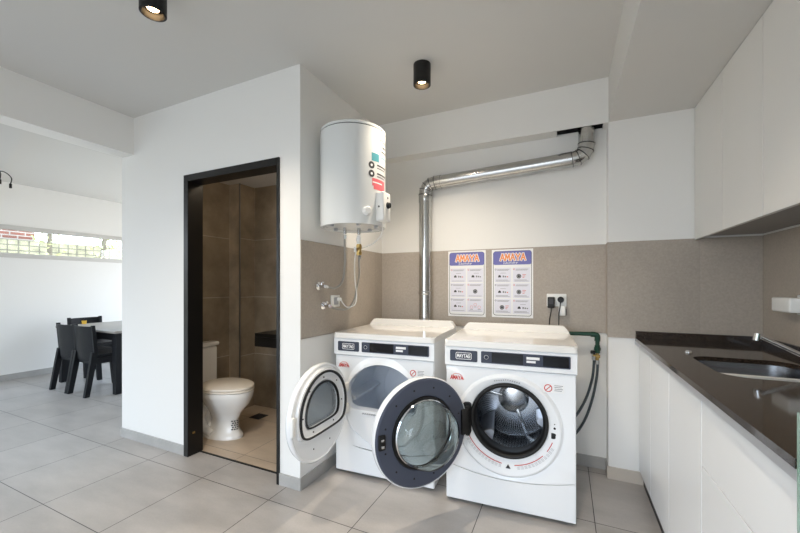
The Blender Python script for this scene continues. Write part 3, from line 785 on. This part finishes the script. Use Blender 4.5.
obj('collar', MB().tube([(.09, 0, Z1+.09*sl), (.14, 0, Z1+.14*sl)], r+.003, 40, False, False), 'duct', ED)
obj('collar', MB().tube([(X2-.16, 0, Z2-.16*sl), (X2-.09, 0, Z2-.09*sl)], r+.003, 40, False, False), 'duct', ED)
elbow((X2-.09, 0, Z2-.09*sl), (X2, 0, Z2+.09), (X2, 0, Z2))
obj('outlet_pipe', MB().lathe([(r, Z2+.09), (r, 2.60)], (X2, 0, 0), 'z', 40), 'duct', ED)

# ------------------------------------------------------------------ posters
def poster(label, x0, x1, z0, z1, var):
    yb = YB-e+.001
    o = thing('poster', label, 'poster', ((x0+x1)/2, yb, z0)); W, H = x1-x0, z1-z0; w2 = W/2
    obj('sheet', MB().box(-w2, w2, -.003, 0, 0, H), 'white', o, 0)
    hd = obj('header', MB().prism([(x, z) for x, z in rrect(-w2+.012, w2-.012, H-.118, H-.014, .014)], lambda x, z: (x, -.0038, z), lambda x, z: (x, -.003, z)), 'purple', o, 0)
    fr = MB(); A = rrect(-w2+.010, w2-.010, .014, H-.012, .02); B = rrect(-w2+.0135, w2-.0135, .0175, H-.0155, .017)
    fr.strip([[(x, -.0036, z) for x, z in A], [(x, -.0036, z) for x, z in B]]); obj('border', fr, 'dgray', o, 0)
    strokes('title_outline', 'AMAYA', W*.60, .050, .0185, 'white', hd, (.005, -.0042, H-.060))
    strokes('title_lettering', 'AMAYA', W*.60, .050, .0095, 'orange', hd, (.005, -.0048, H-.060))
    text('subtitle', 'Laundry', W*.36, .020, 'white', hd, (-.01, -.0048, H-.105), shear=.25)
    ln, cl, dk, rd, ps = MB(), MB(), [], MB(), MB()
    rows = [H-.145, H-.265, H-.385]; rh = .112
    for z in rows:
        for sx in (-1, 1):
            cx = sx*(w2-.014)/2
            ps.box(cx-(w2-.026)/2, cx+(w2-.026)/2, -.0034, -.003, z-rh+.004, z+.004)
            for k in range(2): ln.box(cx-.042, cx+.050-.008*k, -.004, -.0033, z-.010-.007*k, z-.0075-.007*k)
            for k in range(2 if var else 1): ln.box(cx-.052, cx+.052-.014*k, -.004, -.0033, z-rh+.012+.008*k, z-rh+.0145+.008*k)
            (rd if sx > 0 or var == 0 and z == rows[0] else ln).lathe([(.004, -.0042), (.0065, -.0042)], (cx-.054, 0, z-.009), 'y', 16)
    for i, (cx, z) in enumerate([(-.075, rows[0]), (.07, rows[0]), (-.075, rows[1]), (.07, rows[1]), (-.075, rows[2]), (.07, rows[2])]):
        zc = z-.062
        if (i in (3,) and not var) or (var and i in (1, 3, 4)):
            xx = cx-(.02 if var and i != 4 else 0); dk.append(MB().lathe([(0, -.0042), (.017, -.0042)], (xx, 0, zc), 'y', 24)); cl.lathe([(.009, -.0045), (.012, -.0045)], (xx, 0, zc), 'y', 24)
            for k in range(3):
                if var: rd.box(xx+.026, xx+.052-.006*k, -.004, -.0033, zc+.010-.011*k, zc+.014-.011*k)
        elif i == 5 and not var:
            for q in ((-.03, -.006), (0, .014), (.032, -.006)): rd.lathe([(.010, -.0042), (.012, -.0042)], (cx+q[0], 0, zc+q[1]), 'y', 20); ln.box(cx+q[0]-.011, cx+q[0]+.011, -.004, -.0033, zc+q[1]-.020, zc+q[1]-.017)
        else:
            dk.append(MB().prism([(cx-.03, zc-.008), (cx-.027, zc+.005), (cx-.018, zc+.011), (cx-.009, zc+.005), (cx-.006, zc-.008)], lambda x, z_: (x, -.0042, z_), lambda x, z_: (x, -.0033, z_)))
            for k in range(3): (rd if k == 2 and i % 2 == 0 else ln).box(cx+.006+.015*k, cx+.016+.015*k, -.004, -.0033, zc-.008, zc+.006-.003*k)
            ln.box(cx-.012, cx+.03, -.004, -.0033, zc+.024, zc+.026)
    obj('text_block', ps, mat('pale_lilac_print', (226, 226, 236), .6), o, 0)
    obj('fine_print', ln, 'grayp', o, 0)
    for q, part in enumerate(dk): obj('pictogram', part, 'dgray', o, 0)
    obj('red_pictogram', rd, 'redl', o, 0)
    if len(cl.bm.verts): obj('pictogram_ring', cl, 'lgray', o, 0)
poster('left laundry instruction poster, the one nearer the metal duct', -.876, -.570, 1.026, 1.556, 0)
poster('right laundry instruction poster, the one nearer the black plug', -.522, -.218, 1.030, 1.554, 1)

# double socket with two plugs above the washer
so = thing('wall_socket', 'white double wall socket above the washing machine, right of the posters', 'socket', (-.058, YB-e, 1.17))
obj('plate', MB().box(-.066, .066, -.009, 0, -.046, .046, .004), 'wplast', so)
for x in (-.03, .03): obj('socket_insert', MB().lathe([(0, -.0092), (.021, -.0092), (.022, -.008)], (x, 0, 0), 'y', 24), 'lgray', so)
pl = thing('plug_adapter', 'black rectangular plug adapter in the left half of the double socket', 'plug', (-.093, YB-e-.0095, 1.155))
obj('adapter_body', MB().box(-.024, .024, -.036, 0, -.042, .038, .006), 'rubber', pl); obj('face_label', MB().box(-.016, .014, -.0368, -.035, -.012, .028), 'dgray', pl, 0)
obj('cord', MB().tube([(0, -.018, -.04), (-.001, -.02, -.07), (-.008, -.022, -.11), (-.012, -.025, -.17), (-.015, -.03, -.36)], .0035, 8), 'rubber', pl)
pl = thing('power_plug', 'round black plug in the right half of the double socket', 'plug', (-.030, YB-e-.0095, 1.175))
obj('plug_body', MB().lathe([(0, -.03), (.016, -.03), (.021, -.024), (.021, 0), (0, 0)], (0, 0, 0), 'y', 24), 'rubber', pl)
obj('cord', MB().tube([(0, -.022, -.015), (-.004, -.025, -.05), (-.01, -.03, -.09), (-.012, -.035, -.15), (-.014, -.04, -.38)], .0035, 8), 'rubber', pl)
pl = thing('power_adapter', 'small white adapter hanging on its cord below the double socket', 'adapter', (-.022, YB-e-.006, 1.06))
obj('adapter_body', MB().box(-.022, .024, -.026, 0, 0, .07, .006), 'wplast', pl); obj('clip', MB().box(.024, .030, -.022, -.004, .002, .05, .002), 'dgray', pl)
obj('cord', MB().tube([(-.012, -.012, .07), (-.016, -.014, .09), (-.017, -.016, .108)], .003, 8), 'wplast', pl)

# green water pipe and hoses
gp = thing('water_pipe', 'dark green plastic water pipe with tap beside the washing machine', 'pipe', (.20, 2.80, .80)); off = Vector((.20, 2.80, .80))
obj('pipe', MB().tube([(-.25, 0, .137), (-.03, 0, .141), (-.008, 0, .136), (0, 0, .115), (0, 0, .06)], .0135, 14), 'green', gp)
obj('elbow', MB().tube([(-.04, 0, .140), (-.012, 0, .138), (.0, 0, .127), (0, 0, .095)], .018, 14), 'green', gp)
obj('tap_body', MB().cyl((0, 0, .012), .017, .055, n=12, bev=.003).cyl((0, 0, .03), .021, .022, n=12, bev=.003), 'green', gp)
obj('tap_handle', MB().box(-.042, -.012, -.012, .010, .005, .028, .005), 'rubber', gp)
obj('manifold', MB().tube([(-.026, 0, -.008), (.016, 0, -.010)], .012, 12, False).cyl((0, 0, -.035), .010, .05, n=12), 'brass', gp)
obj('wall_clip', MB().box(-.006, .006, 0.0, .049, .075, .09, .002), 'rubber', gp)
for lab, P in (('left grey inlet hose hanging from the green pipe beside the washer', [(.178, 2.79, .788), (.178, 2.785, .74), (.166, 2.78, .63), (.125, 2.775, .487), (.055, 2.755, .36), (-.02, 2.713, .31)]),
               ('right grey inlet hose hanging from the green pipe, the longer loop', [(.200, 2.79, .762), (.200, 2.785, .72), (.192, 2.78, .63), (.166, 2.78, .49), (.12, 2.775, .345), (.05, 2.755, .235), (-.03, 2.713, .20)])):
    o = thing('inlet_hose', lab, 'hose', P[-1], group=None); off = Vector(P[-1])
    obj('tube', MB().tube([Vector(p)-off for p in P], .0085), 'hose', o)
    obj('hose_nut', MB().tube([Vector(P[0])-off+Vector((0, 0, .004)), Vector(P[0])-off-Vector((0, 0, .024))], .0125, 8, False), 'steel', o, 20)

# ------------------------------------------------------------------ kitchen run
CT = .943; XC = .405; Y0 = .952; YE = 2.729
ct = thing('countertop', 'polished black granite countertop with a cut-out for the sink', 'countertop', (.72, 1.9, CT-.02))
# slab with rounded-rectangular hole
hx0, hx1, hy0, hy1 = .535, .890, 1.705, 2.140
hole = rrect(hx0, hx1, hy0, hy1, .085, 8); hcx, hcy = (hx0+hx1)/2, (hy0+hy1)/2
ox0, ox1, oy0, oy1 = XC, 1.012, Y0, 2.709
def to_edge(x, y):
    dx, dy = x-hcx, y-hcy; t = 9
    if dx > 1e-9: t = min(t, (ox1-hcx)/dx)
    if dx < -1e-9: t = min(t, (ox0-hcx)/dx)
    if dy > 1e-9: t = min(t, (oy1-hcy)/dy)
    if dy < -1e-9: t = min(t, (oy0-hcy)/dy)
    return [hcx+dx*t, hcy+dy*t]
OUT = [to_edge(*p) for p in hole]
for cx, cy in ((ox0, oy0), (ox1, oy0), (ox0, oy1), (ox1, oy1)):
    i = min(range(len(OUT)), key=lambda q: (OUT[q][0]-cx)**2+(OUT[q][1]-cy)**2); OUT[i] = [cx, cy]
zz = .020
def T(P, z): return [(p[0]-.72, p[1]-1.9, z) for p in P]
b = MB(); b.strip([T(OUT, 0), T(OUT, zz), T(hole, zz), T(hole, 0), T(OUT, 0)]); obj('slab', b, 'granite', ct, 0)
obj('upstand', MB().box(XC+.005-.72, 1.026-.72, 2.709-1.9, YE-1.9, .0, .062, .0015), 'granite', ct, 20)
obj('upstand', MB().box(1.012-.72, 1.026-.72, Y0-1.9, 2.709-1.9, .0, .062, .0015), 'granite', ct, 20)
sk = thing('sink', 'undermounted stainless steel sink let into the black countertop', 'sink', (hcx, hcy, CT-.021-.17))
inner = [(x-hcx, y-hcy) for x, y in rrect(hx0-.004, hx1+.004, hy0-.004, hy1+.004, .085, 8)]
def S(k, z): return [(x*k, y*k, z) for x, y in inner]
obj('basin', MB().strip([S(1.05, .17), S(1.0, .17), S(.975, .10), S(.94, .02), S(.88, .002), S(.5, .0), S(.12, -.004), S(.01, -.004)]), 'sink', sk, 50)
obj('drain', MB().lathe([(0, .001), (.03, .001), (.042, .004), (.045, 0)], (0, .02, 0), 'z', 28), 'chrome', sk)
fa = thing('faucet', 'chrome mixer tap with a long rising spout over the sink', 'faucet', (.955, 1.965, CT))
obj('body', MB().lathe([(0, 0), (.030, 0), (.030, .008), (.023, .014), (.022, .075), (.017, .082), (0, .084)], (0, 0, 0), 'z', 28), 'chrome', fa)
obj('spout', MB().tube([(-.0, .002, .028), (-.1, .012, .058), (-.226, .032, .128)], .0095, 16, False, True), 'chrome', fa)
obj('aerator', MB().tube([(-.219, .0315, .134), (-.223, .0325, .104)], .0135, 16, False), 'chrome', fa)
obj('lever', MB().tube([(0, 0, .08), (.0, -.02, .105), (.0, -.085, .135)], .007, 12), 'chrome', fa)
tag(obj('sink_control_knob', MB().lathe([(0, .012), (.010, .012), (.015, .006), (.016, 0), (0, 0)], (0, 0, 0), 'z', 24), 'chrome', loc=(.557, 2.222, CT)), 'small chrome knob in the granite at the far end of the sink', 'knob')
tag(obj('aluminium_profile', MB().box(.4075, .440, Y0, YE, .898, .922), 'alul', None, 0), 'aluminium grip profile between the countertop and the white cabinet fronts', 'profile')

def base_cab(label, y0, y1, kind):
    o = thing('base_cabinet', label, 'cabinet', (.44, (y0+y1)/2, 0), group='white base cabinets under the granite'); h = (y1-y0)/2; g = .0018
    cx0, cx1 = .011, .584
    obj('carcass', MB().box(cx0, cx1, -h, -h+.016, .06, .895).box(cx0, cx1, h-.016, h, .06, .895).box(cx0, cx1, -h, h, .06, .076).box(cx1-.006, cx1, -h, h, .06, .895), 'carc', o, 0)
    obj('toe_kick', MB().box(.0135, .026, -h, h, 0, .06), 'blackm', o, 0)
    if kind == 'drawer':
        for z0, z1 in ((.096, .653), (.657, .893)): obj('drawer_front', MB().box(-.010, .009, -h+g, h-g, z0, z1, .0012), 'lac', o, 20)
    else:
        obj('door', MB().box(-.010, .009, -h+g, h-g, .096, .893, .0012), 'lac', o, 20)
base_cab('narrow white base cabinet closest to the pillar', 2.392, 2.727, 'door')
base_cab('second white base cabinet from the pillar, with a single tall door', 2.002, 2.390, 'door')
base_cab('white base cabinet with a tall door right next to the drawers', 1.570, 2.000, 'door')
base_cab('white drawer cabinet at the near end of the counter', Y0, 1.568, 'drawer')
tag(obj('glass_end_panel', MB().box(.405, 1.02, .938, .946, 0, 1.035), 'gpanel', None, 0), 'green tinted glass end panel at the near end of the black counter', 'panel')

def wall_cab(label, y0, y1):
    o = thing('wall_cabinet', label, 'cabinet', (.714, (y0+y1)/2, 1.556), group='white wall cabinets under the soffit'); h = (y1-y0)/2
    obj('carcass', MB().box(.022, .312, -h, -h+.016, .022, .798).box(.022, .312, h-.016, h, .022, .798).box(.022, .312, -h, h, .782, .798).box(.306, .312, -h, h, .022, .798), 'carc', o, 0)
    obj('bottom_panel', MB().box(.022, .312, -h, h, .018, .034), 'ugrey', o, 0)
    obj('grip_profile', MB().box(.020, .034, -h, h, .006, .018), 'alu', o, 0)
    obj('door', MB().box(0, .019, -h+.0012, h-.0012, 0, .800, .001), 'lacu', o, 20)
wall_cab('white wall cabinet at the far end, against the pillar', 2.310, 2.728)
wall_cab('white wall cabinet over the sink, second from the pillar', 1.900, 2.308)
wall_cab('white wall cabinet third from the pillar, cut by the top corner of the photo', 1.490, 1.898)
wall_cab('white wall cabinet fourth from the pillar, nearest the camera', 1.080, 1.488)
ro = thing('wall_socket', 'white horizontal socket box on the tiles right of the sink', 'socket', (XR-e, 2.40, 1.184))
obj('plate', MB().box(-.012, .001, -.17, -.03, -.048, .048, .004), 'wplast', ro)
obj('adapter_block', MB().box(-.060, .001, -.080, .085, -.038, .034, .008, 3), 'wplast', ro)
obj('plug_pin', MB().cyl((-.014, -.125, .004), .006, .004, 'x', 12), 'dgray', ro)

# ------------------------------------------------------------------ ceiling spots
for x, y, lab in ((-.815, 2.095, 'black cylinder spotlight on the ceiling near the exhaust duct'), (-1.726, 1.022, 'black cylinder spotlight on the ceiling at the top left edge'), (-.15, .95, 'black cylinder spotlight above the camera, right one'), (-1.8, -1.2, 'black cylinder spotlight behind the camera, left one')):
    o = thing('ceiling_spotlight', lab, 'spotlight', (x, y, CE))
    obj('housing', MB().lathe([(0, 0), (.0545, 0), (.0545, -.128), (.045, -.130), (.040, -.10), (.0, -.10)], (0, 0, 0), 'z', 40), 'blackm', o)
    obj('bulb', MB().lathe([(.0, -.106), (.024, -.106), (.027, -.101)], (0, 0, 0), 'z', 24), 'lampglow', o)
    L = bpy.data.lights.new('spot_beam', 'SPOT'); L.energy = 75 if x < -.3 else 62; L.color = (1, .87, .70); L.spot_size = math.radians(125); L.spot_blend = .8; L.shadow_soft_size = .025
    lo = bpy.data.objects.new('spot_beam', L); C.objects.link(lo); lo.location = (x, y, CE-.112)

# ------------------------------------------------------------------ bathroom
to = thing('toilet', 'white ceramic close coupled toilet seen through the bathroom door', 'toilet', (-2.60, 2.15, .004))
def ell(cx, rx, ry, z, n=48, egg=0.):
    return [(cx+rx*math.cos(2*PI*i/n)*(1-egg*.0), ry*math.sin(2*PI*i/n)*(1-egg*math.cos(2*PI*i/n)), z) for i in range(n)]
b = MB(); prof = [(-.06, .205, .120, 0), (-.06, .205, .118, .02), (-.055, .190, .105, .035), (-.045, .150, .082, .08), (-.035, .138, .076, .15), (-.025, .160, .098, .21), (-.005, .215, .150, .29), (.0, .236, .174, .35), (.0, .242, .180, .385), (.0, .238, .176, .395), (.0, .200, .140, .395), (.0, .17, .12, .36), (.0, .08, .06, .25)]
lp = [ell(cx, rx, ry, z, egg=.12) for cx, rx, ry, z in prof]
b.strip(lp); b.bm.faces.new([v for v in b.bm.verts[:48]][::-1]); b.bm.faces.new([v for v in b.bm.verts[-48:]])
obj('bowl', b, 'ceram', to, 60)
b = MB(); b.box(-.40, -.12, -.085, .085, .0, .36, .03, 3); obj('pedestal', b, 'ceram', to, 40)
b = MB(); b.box(-.46, -.17, -.13, .13, .34, .395, .02, 3); obj('rear_deck', b, 'ceram', to, 40)
for sy in (-1, 1): obj('trapway', MB().tube([(-.05, sy*.062, .30), (-.15, sy*.085, .25), (-.21, sy*.092, .15), (-.16, sy*.095, .07), (-.08, sy*.088, .03)], .035, 14), 'ceram', to, 60)
b = MB(); b.strip([ell(.0, .236, .176, .397, egg=.12), ell(.0, .244, .184, .402, egg=.12), ell(.0, .244, .184, .412, egg=.12), ell(.0, .236, .176, .416, egg=.12)]); b.bm.faces.new(b.bm.verts[-48:]); b.bm.faces.new(b.bm.verts[:48])
obj('seat', b, 'seat', to, 50)
b = MB(); b.strip([ell(-.002, .236, .176, .420, egg=.12), ell(-.002, .246, .186, .424, egg=.12), ell(-.002, .244, .184, .436, egg=.12), ell(-.002, .22, .16, .444, egg=.12)]); b.bm.faces.new(b.bm.verts[-48:]); b.bm.faces.new(b.bm.verts[:48])
obj('lid', b, 'seat', to, 50)
obj('cistern', MB().box(-.53, -.345, -.185, .175, .385, .715, .025, 4), 'ceram', to, 40)
obj('cistern_lid', MB().box(-.538, -.333, -.195, .185, .715, .752, .014, 3), 'ceram', to, 40)
obj('flush_button', MB().cyl((-.43, 0, .752), .022, .006, n=24), 'chrome', to)
m_ = MB()
for k in range(5):
    for q in range(3): m_.box(.098+.0005*k, .1, -.062+q*.030, -.040+q*.030, .070+k*.018, .080+k*.018)
st = MB()
for k in range(5):
    for q in range(3):
        th = math.radians(-32+q*11+(k % 2)*3); rr = 1.012
        z = .075+.017*k; rx, ry, cx = (.175, .093, -.052)
        p = [(cx+rx*rr*math.cos(th+s_), ry*rr*math.sin(th+s_)*(1-.12*math.cos(th+s_)), z+dz) for s_, dz in ((-.06, 0), (.06, 0), (.06, .010), (-.06, .010))]
        st.poly([(a_[0], a_[1], a_[2]) for a_ in p], [(0, 1, 2, 3)])
obj('printed_label', st, 'dgray', to, 0)
m_.bm.free()
va = thing('vanity_top', 'black stone vanity shelf on the bathroom back wall', 'shelf', (-2.14, 2.656, .70))
obj('slab', MB().box(-.53, .53, -.155, .155, .09, .125, .002), 'black', va, 20); obj('apron', MB().box(-.53, .53, -.155, -.135, .0, .09), 'black', va, 0)
fd = thing('floor_drain', 'square dark floor drain on the bathroom floor behind the toilet', 'drain', (-2.70, 2.58, .004))
obj('frame', MB().box(-.062, .062, -.062, .062, 0, .003), 'dgray', fd, 0)
m_ = MB()
for k in range(6): m_.box(-.05, .05, -.05+k*.018, -.042+k*.018, .003, .005)
obj('grating', m_, 'blackm', fd, 0)

bl = thing('ceiling_lamp', 'round opal lamp on the bathroom ceiling above the toilet', 'lamp', (-2.05, 2.25, 2.31))
obj('opal_shade', MB().lathe([(0, -.045), (.08, -.043), (.115, -.025), (.12, 0), (0, 0)], (0, 0, 0), 'z', 32), emit_mat('opal_lamp_glow', (255, 232, 200), 20.), bl)
# ------------------------------------------------------------------ dining room
dt = thing('dining_table', 'dark dining table with a pale top in the room beyond the opening', 'table', (-5.40, 2.80, 0))
obj('tabletop', MB().box(-.68, .68, -.43, .43, .715, .742, .006), 'tabletop', dt)
obj('apron', MB().box(-.64, .64, -.39, -.36, .63, .715).box(-.64, .64, .36, .39, .63, .715).box(-.64, -.61, -.36, .36, .63, .715).box(.61, .64, -.36, .36, .63, .715), 'rattan', dt, 0)
for sx in (-1, 1):
    for sy in (-1, 1):
        m_ = MB(); c0 = Vector((sx*.60, sy*.35, 0))
        m_.prism([(-.045, -.045), (.045, -.045), (.045, .045), (-.045, .045)], lambda x, y: (c0.x+x, c0.y+y, .72), lambda x, y: (c0.x+sx*.02+x*.75, c0.y+sy*.02+y*.75, 0)); obj('leg', m_, 'rattan', dt, 0)
def make_chair(label):
    t = thing('dining_chair', label, 'chair', group='dark dining chairs')
    b = MB(); b.prism(rrect(-.20, .20, -.19, .23, .05), lambda x, y: (x, y, .425+.012*(x/.2)**2), lambda x, y: (x, y, .455+.012*(x/.2)**2)); obj('seat', b, 'rattan', t, 40)
    n = 10; A, B = [], []                                   # curved back leaning away from the table
    rows = [(.40, -.175), (.52, -.185), (.66, -.195), (.80, -.210)]
    loops = []
    for z, y in rows:
        w = .185+.012*(z-.4)
        f = [(w*(2*i/n-1), y-.035*(1-(2*i/n-1)**2), z) for i in range(n+1)]; k = [(x, y_-.022, z_) for x, y_, z_ in f[::-1]]
        loops.append(f+k)
    b = MB(); b.strip(loops); b.bm.verts.ensure_lookup_table(); m = len(loops[0]); b.bm.faces.new(b.bm.verts[:m]); b.bm.faces.new(b.bm.verts[-m:]); obj('backrest', b, 'rattan', t, 40)
    for sx in (-1, 1):
        m_ = MB(); m_.prism([(-.022, -.03), (.022, -.03), (.022, .03), (-.022, .03)], lambda x, y: (sx*.178+x, -.195+y, .50), lambda x, y: (sx*.182+x*.9, -.275+y*.8, 0)); obj('leg', m_, 'rattan', t, 0)
        m_ = MB(); m_.prism([(-.024, -.03), (.024, -.03), (.024, .03), (-.024, .03)], lambda x, y: (sx*.172+x, .185+y, .43), lambda x, y: (sx*.178+x*.8, .215+y*.8, 0)); obj('leg', m_, 'rattan', t, 0)
        m_ = MB(); m_.prism([(-.016, -.02), (.016, -.02), (.016, .02), (-.016, .02)], lambda x, y: (sx*.186+x, -.185+y, .46), lambda x, y: (sx*.188+x, -.216+y*.8, .812)); obj('back_post', m_, 'rattan', t, 0)
    m_ = MB(); m_.box(-.17, .17, .17, .20, .36, .425).box(-.17, .17, -.2, -.175, .36, .425).box(-.185, -.165, -.18, .18, .36, .425).box(.165, .185, -.18, .18, .36, .425); obj('seat_frame', m_, 'rattan', t, 0)
    return t
ch = make_chair('dark woven plastic dining chair, the right one of two side by side at the table')
ch.location = (-5.125, 2.475, 0)
dup(ch, (-5.535, 2.475, 0), 0, 'dark woven plastic dining chair, the left one of two side by side at the table')
dup(ch, (-6.20, 2.84, 0), -PI/2, 'dark dining chair at the far end of the table, only its top rail showing')
cu = thing('yellow_cup', 'small yellow cup on the dining table', 'cup', (-6.03, 2.66, .742))
obj('body', MB().lathe([(0, 0), (.024, 0), (.028, .045), (.025, .045), (.021, .006), (0, .006)], (0, 0, 0), 'z', 24), 'yellow', cu)
obj('handle', MB().tube([(.026, 0, .038), (.040, 0, .034), (.040, 0, .018), (.025, 0, .012)], .003, 8), 'yellow', cu)
pn = thing('pendant_light', 'curly dark wires of a pendant light at the left edge', 'pendant light', (-4.66, 1.34, 2.355))
obj('ceiling_rose', MB().lathe([(0, 0), (.05, 0), (.045, -.02), (0, -.025)], (0, 0, 0), 'z', 28), 'blackm', pn)
for k in range(6):
    t_ = k*2*PI/6+.3; ca, sa = math.cos(t_), math.sin(t_)
    obj('wire_arm', MB().tube([(0, 0, -.02), (.05*ca, .05*sa, -.05), (.11*ca, .11*sa, -.045), (.155*ca, .155*sa, -.09), (.15*ca, .15*sa, -.15)], .004, 8), 'blackm', pn)
    obj('lamp_holder', MB().cyl((.15*ca, .15*sa, -.185), .010, .04, n=12), 'blackm', pn)

# ------------------------------------------------------------------ outside the strip window
struct('ground', MB().box(-16, DX-.12, -6, 10, -.2, -.05), 'earth')
tag(obj('garden_wall', MB().box(-10.3, -10.1, -5, 10, -.05, 2.20), 'stone', None, 0), 'pale stone garden wall seen through the strip window', 'wall')
tag(obj('brick_shed', MB().box(-12.2, -10.5, .5, 3.75, -.05, 2.9), 'brick', None, 0), 'low red brick building behind the garden wall outside the window', 'building')
for k, (x, y, rr, lab) in enumerate(((-9.2, 3.50, .05, 'slim tree trunk outside the strip window, leftmost'), (-9.0, 4.16, .06, 'leaning tree trunk in the middle of the strip window'), (-9.3, 4.85, .05, 'tree trunk outside the right end of the strip window'))):
    o = thing('garden_tree', lab, 'tree', (x, y, -.05))
    obj('trunk', MB().tube([(0, 0, 0), (.02, .05*(k == 1), 1.2), (.0, .18*(k == 1), 2.4), (0, .2*(k == 1), 3.2)], rr, 10, r1=rr*.6), 'bark', o)
    m_ = MB(); rnd = random.Random(k)
    for q in range(90):
        c0 = Vector((rnd.uniform(-.25, .25), rnd.uniform(-.19, .19)+.15*(k == 1), rnd.uniform(1.75, 3.2))); s_ = rnd.uniform(.03, .07)
        u_ = Vector((rnd.uniform(-1, 1), rnd.uniform(-1, 1), rnd.uniform(-1, 1))).normalized(); v_ = u_.orthogonal().normalized()
        m_.poly([c0-u_*s_, c0+v_*s_*.5, c0+u_*s_, c0-v_*s_*.5], [(0, 1, 2, 3)])
    obj('foliage', m_, 'leaf', o, 0)

# ------------------------------------------------------------------ light: daylight through the windows
W = bpy.data.worlds.new('sky'); bpy.context.scene.world = W; W.use_nodes = True
nt = W.node_tree; bg = nt.nodes['Background']
tc = nt.nodes.new('ShaderNodeTexCoord'); sp_ = nt.nodes.new('ShaderNodeSeparateXYZ'); rp = nt.nodes.new('ShaderNodeValToRGB')
nt.links.new(tc.outputs['Generated'], sp_.inputs[0]); nt.links.new(sp_.outputs['Z'], rp.inputs['Fac'])
gy = nt.nodes.new('ShaderNodeMapRange'); gy.inputs[1].default_value = -.4; gy.inputs[2].default_value = .6; nt.links.new(sp_.outputs['Y'], gy.inputs[0])
gm = nt.nodes.new('ShaderNodeMix'); gm.data_type = 'RGBA'; nt.links.new(gy.outputs[0], gm.inputs['Factor'])
gm.inputs['A'].default_value = (.30, .32, .34, 1); gm.inputs['B'].default_value = (.62, .60, .56, 1)      # shaded terrace / sunlit garden
up = nt.nodes.new('ShaderNodeMapRange'); up.inputs[1].default_value = -.04; up.inputs[2].default_value = .06; nt.links.new(sp_.outputs['Z'], up.inputs[0])
wm = nt.nodes.new('ShaderNodeMix'); wm.data_type = 'RGBA'; nt.links.new(up.outputs[0], wm.inputs['Factor'])
nt.links.new(gm.outputs['Result'], wm.inputs['A']); nt.links.new(rp.outputs['Color'], wm.inputs['B']); nt.links.new(wm.outputs['Result'], bg.inputs['Color'])
rp.color_ramp.elements[0].position = 0.; rp.color_ramp.elements[0].color = (.86, .92, 1.0, 1)
rp.color_ramp.elements[1].position = .5; rp.color_ramp.elements[1].color = (.62, .80, 1.0, 1)
bg.inputs['Strength'].default_value = 6.5
def portal(nm, loc, rot, sx, sy):
    L = bpy.data.lights.new(nm, 'AREA'); L.shape = 'RECTANGLE'; L.size = sx; L.size_y = sy; L.cycles.is_portal = True
    o = bpy.data.objects.new(nm, L); C.objects.link(o); o.location = loc; o.rotation_euler = rot
for k, (x0, x1, z0, z1) in enumerate(ws):
    portal('window_portal', ((x0+x1)/2, FR-.13, (z0+z1)/2), (PI/2, 0, 0), x1-x0, z1-z0)
portal('window_portal', (DX-.13, 3.1, 1.87), (0, -PI/2, 0), .43, 2.4)
portal('window_portal', (DX-.13, (GY0+GY1)/2, 1.18), (0, -PI/2, 0), 2.35, GY1-GY0)
portal('window_portal', (-5.1, DY+.13, 1.13), (-PI/2, 0, 0), 2.8, 2.05)

# ------------------------------------------------------------------ camera
cam = bpy.data.cameras.new('camera'); co = bpy.data.objects.new('camera', cam); C.objects.link(co)
F_, YAW, VY, H_ = 358., .4325, 285., 1.28
cam.sensor_fit = 'HORIZONTAL'; cam.sensor_width = 36; cam.lens = 36*F_/800
cam.shift_y = (VY-266.5)/800; cam.clip_start = .02
co.location = (0, 0, H_); co.rotation_euler = (PI/2, 0, YAW)
S_ = bpy.context.scene; S_.camera = co
S_.view_settings.view_transform = 'Standard'; S_.view_settings.look = 'None'; S_.view_settings.gamma = 1; S_.view_settings.use_curve_mapping = False
S_.view_settings.exposure = 0.02
S_.cycles.max_bounces = 12; S_.cycles.diffuse_bounces = 8; S_.cycles.transparent_max_bounces = 16
S_.cycles.sample_clamp_indirect = 8
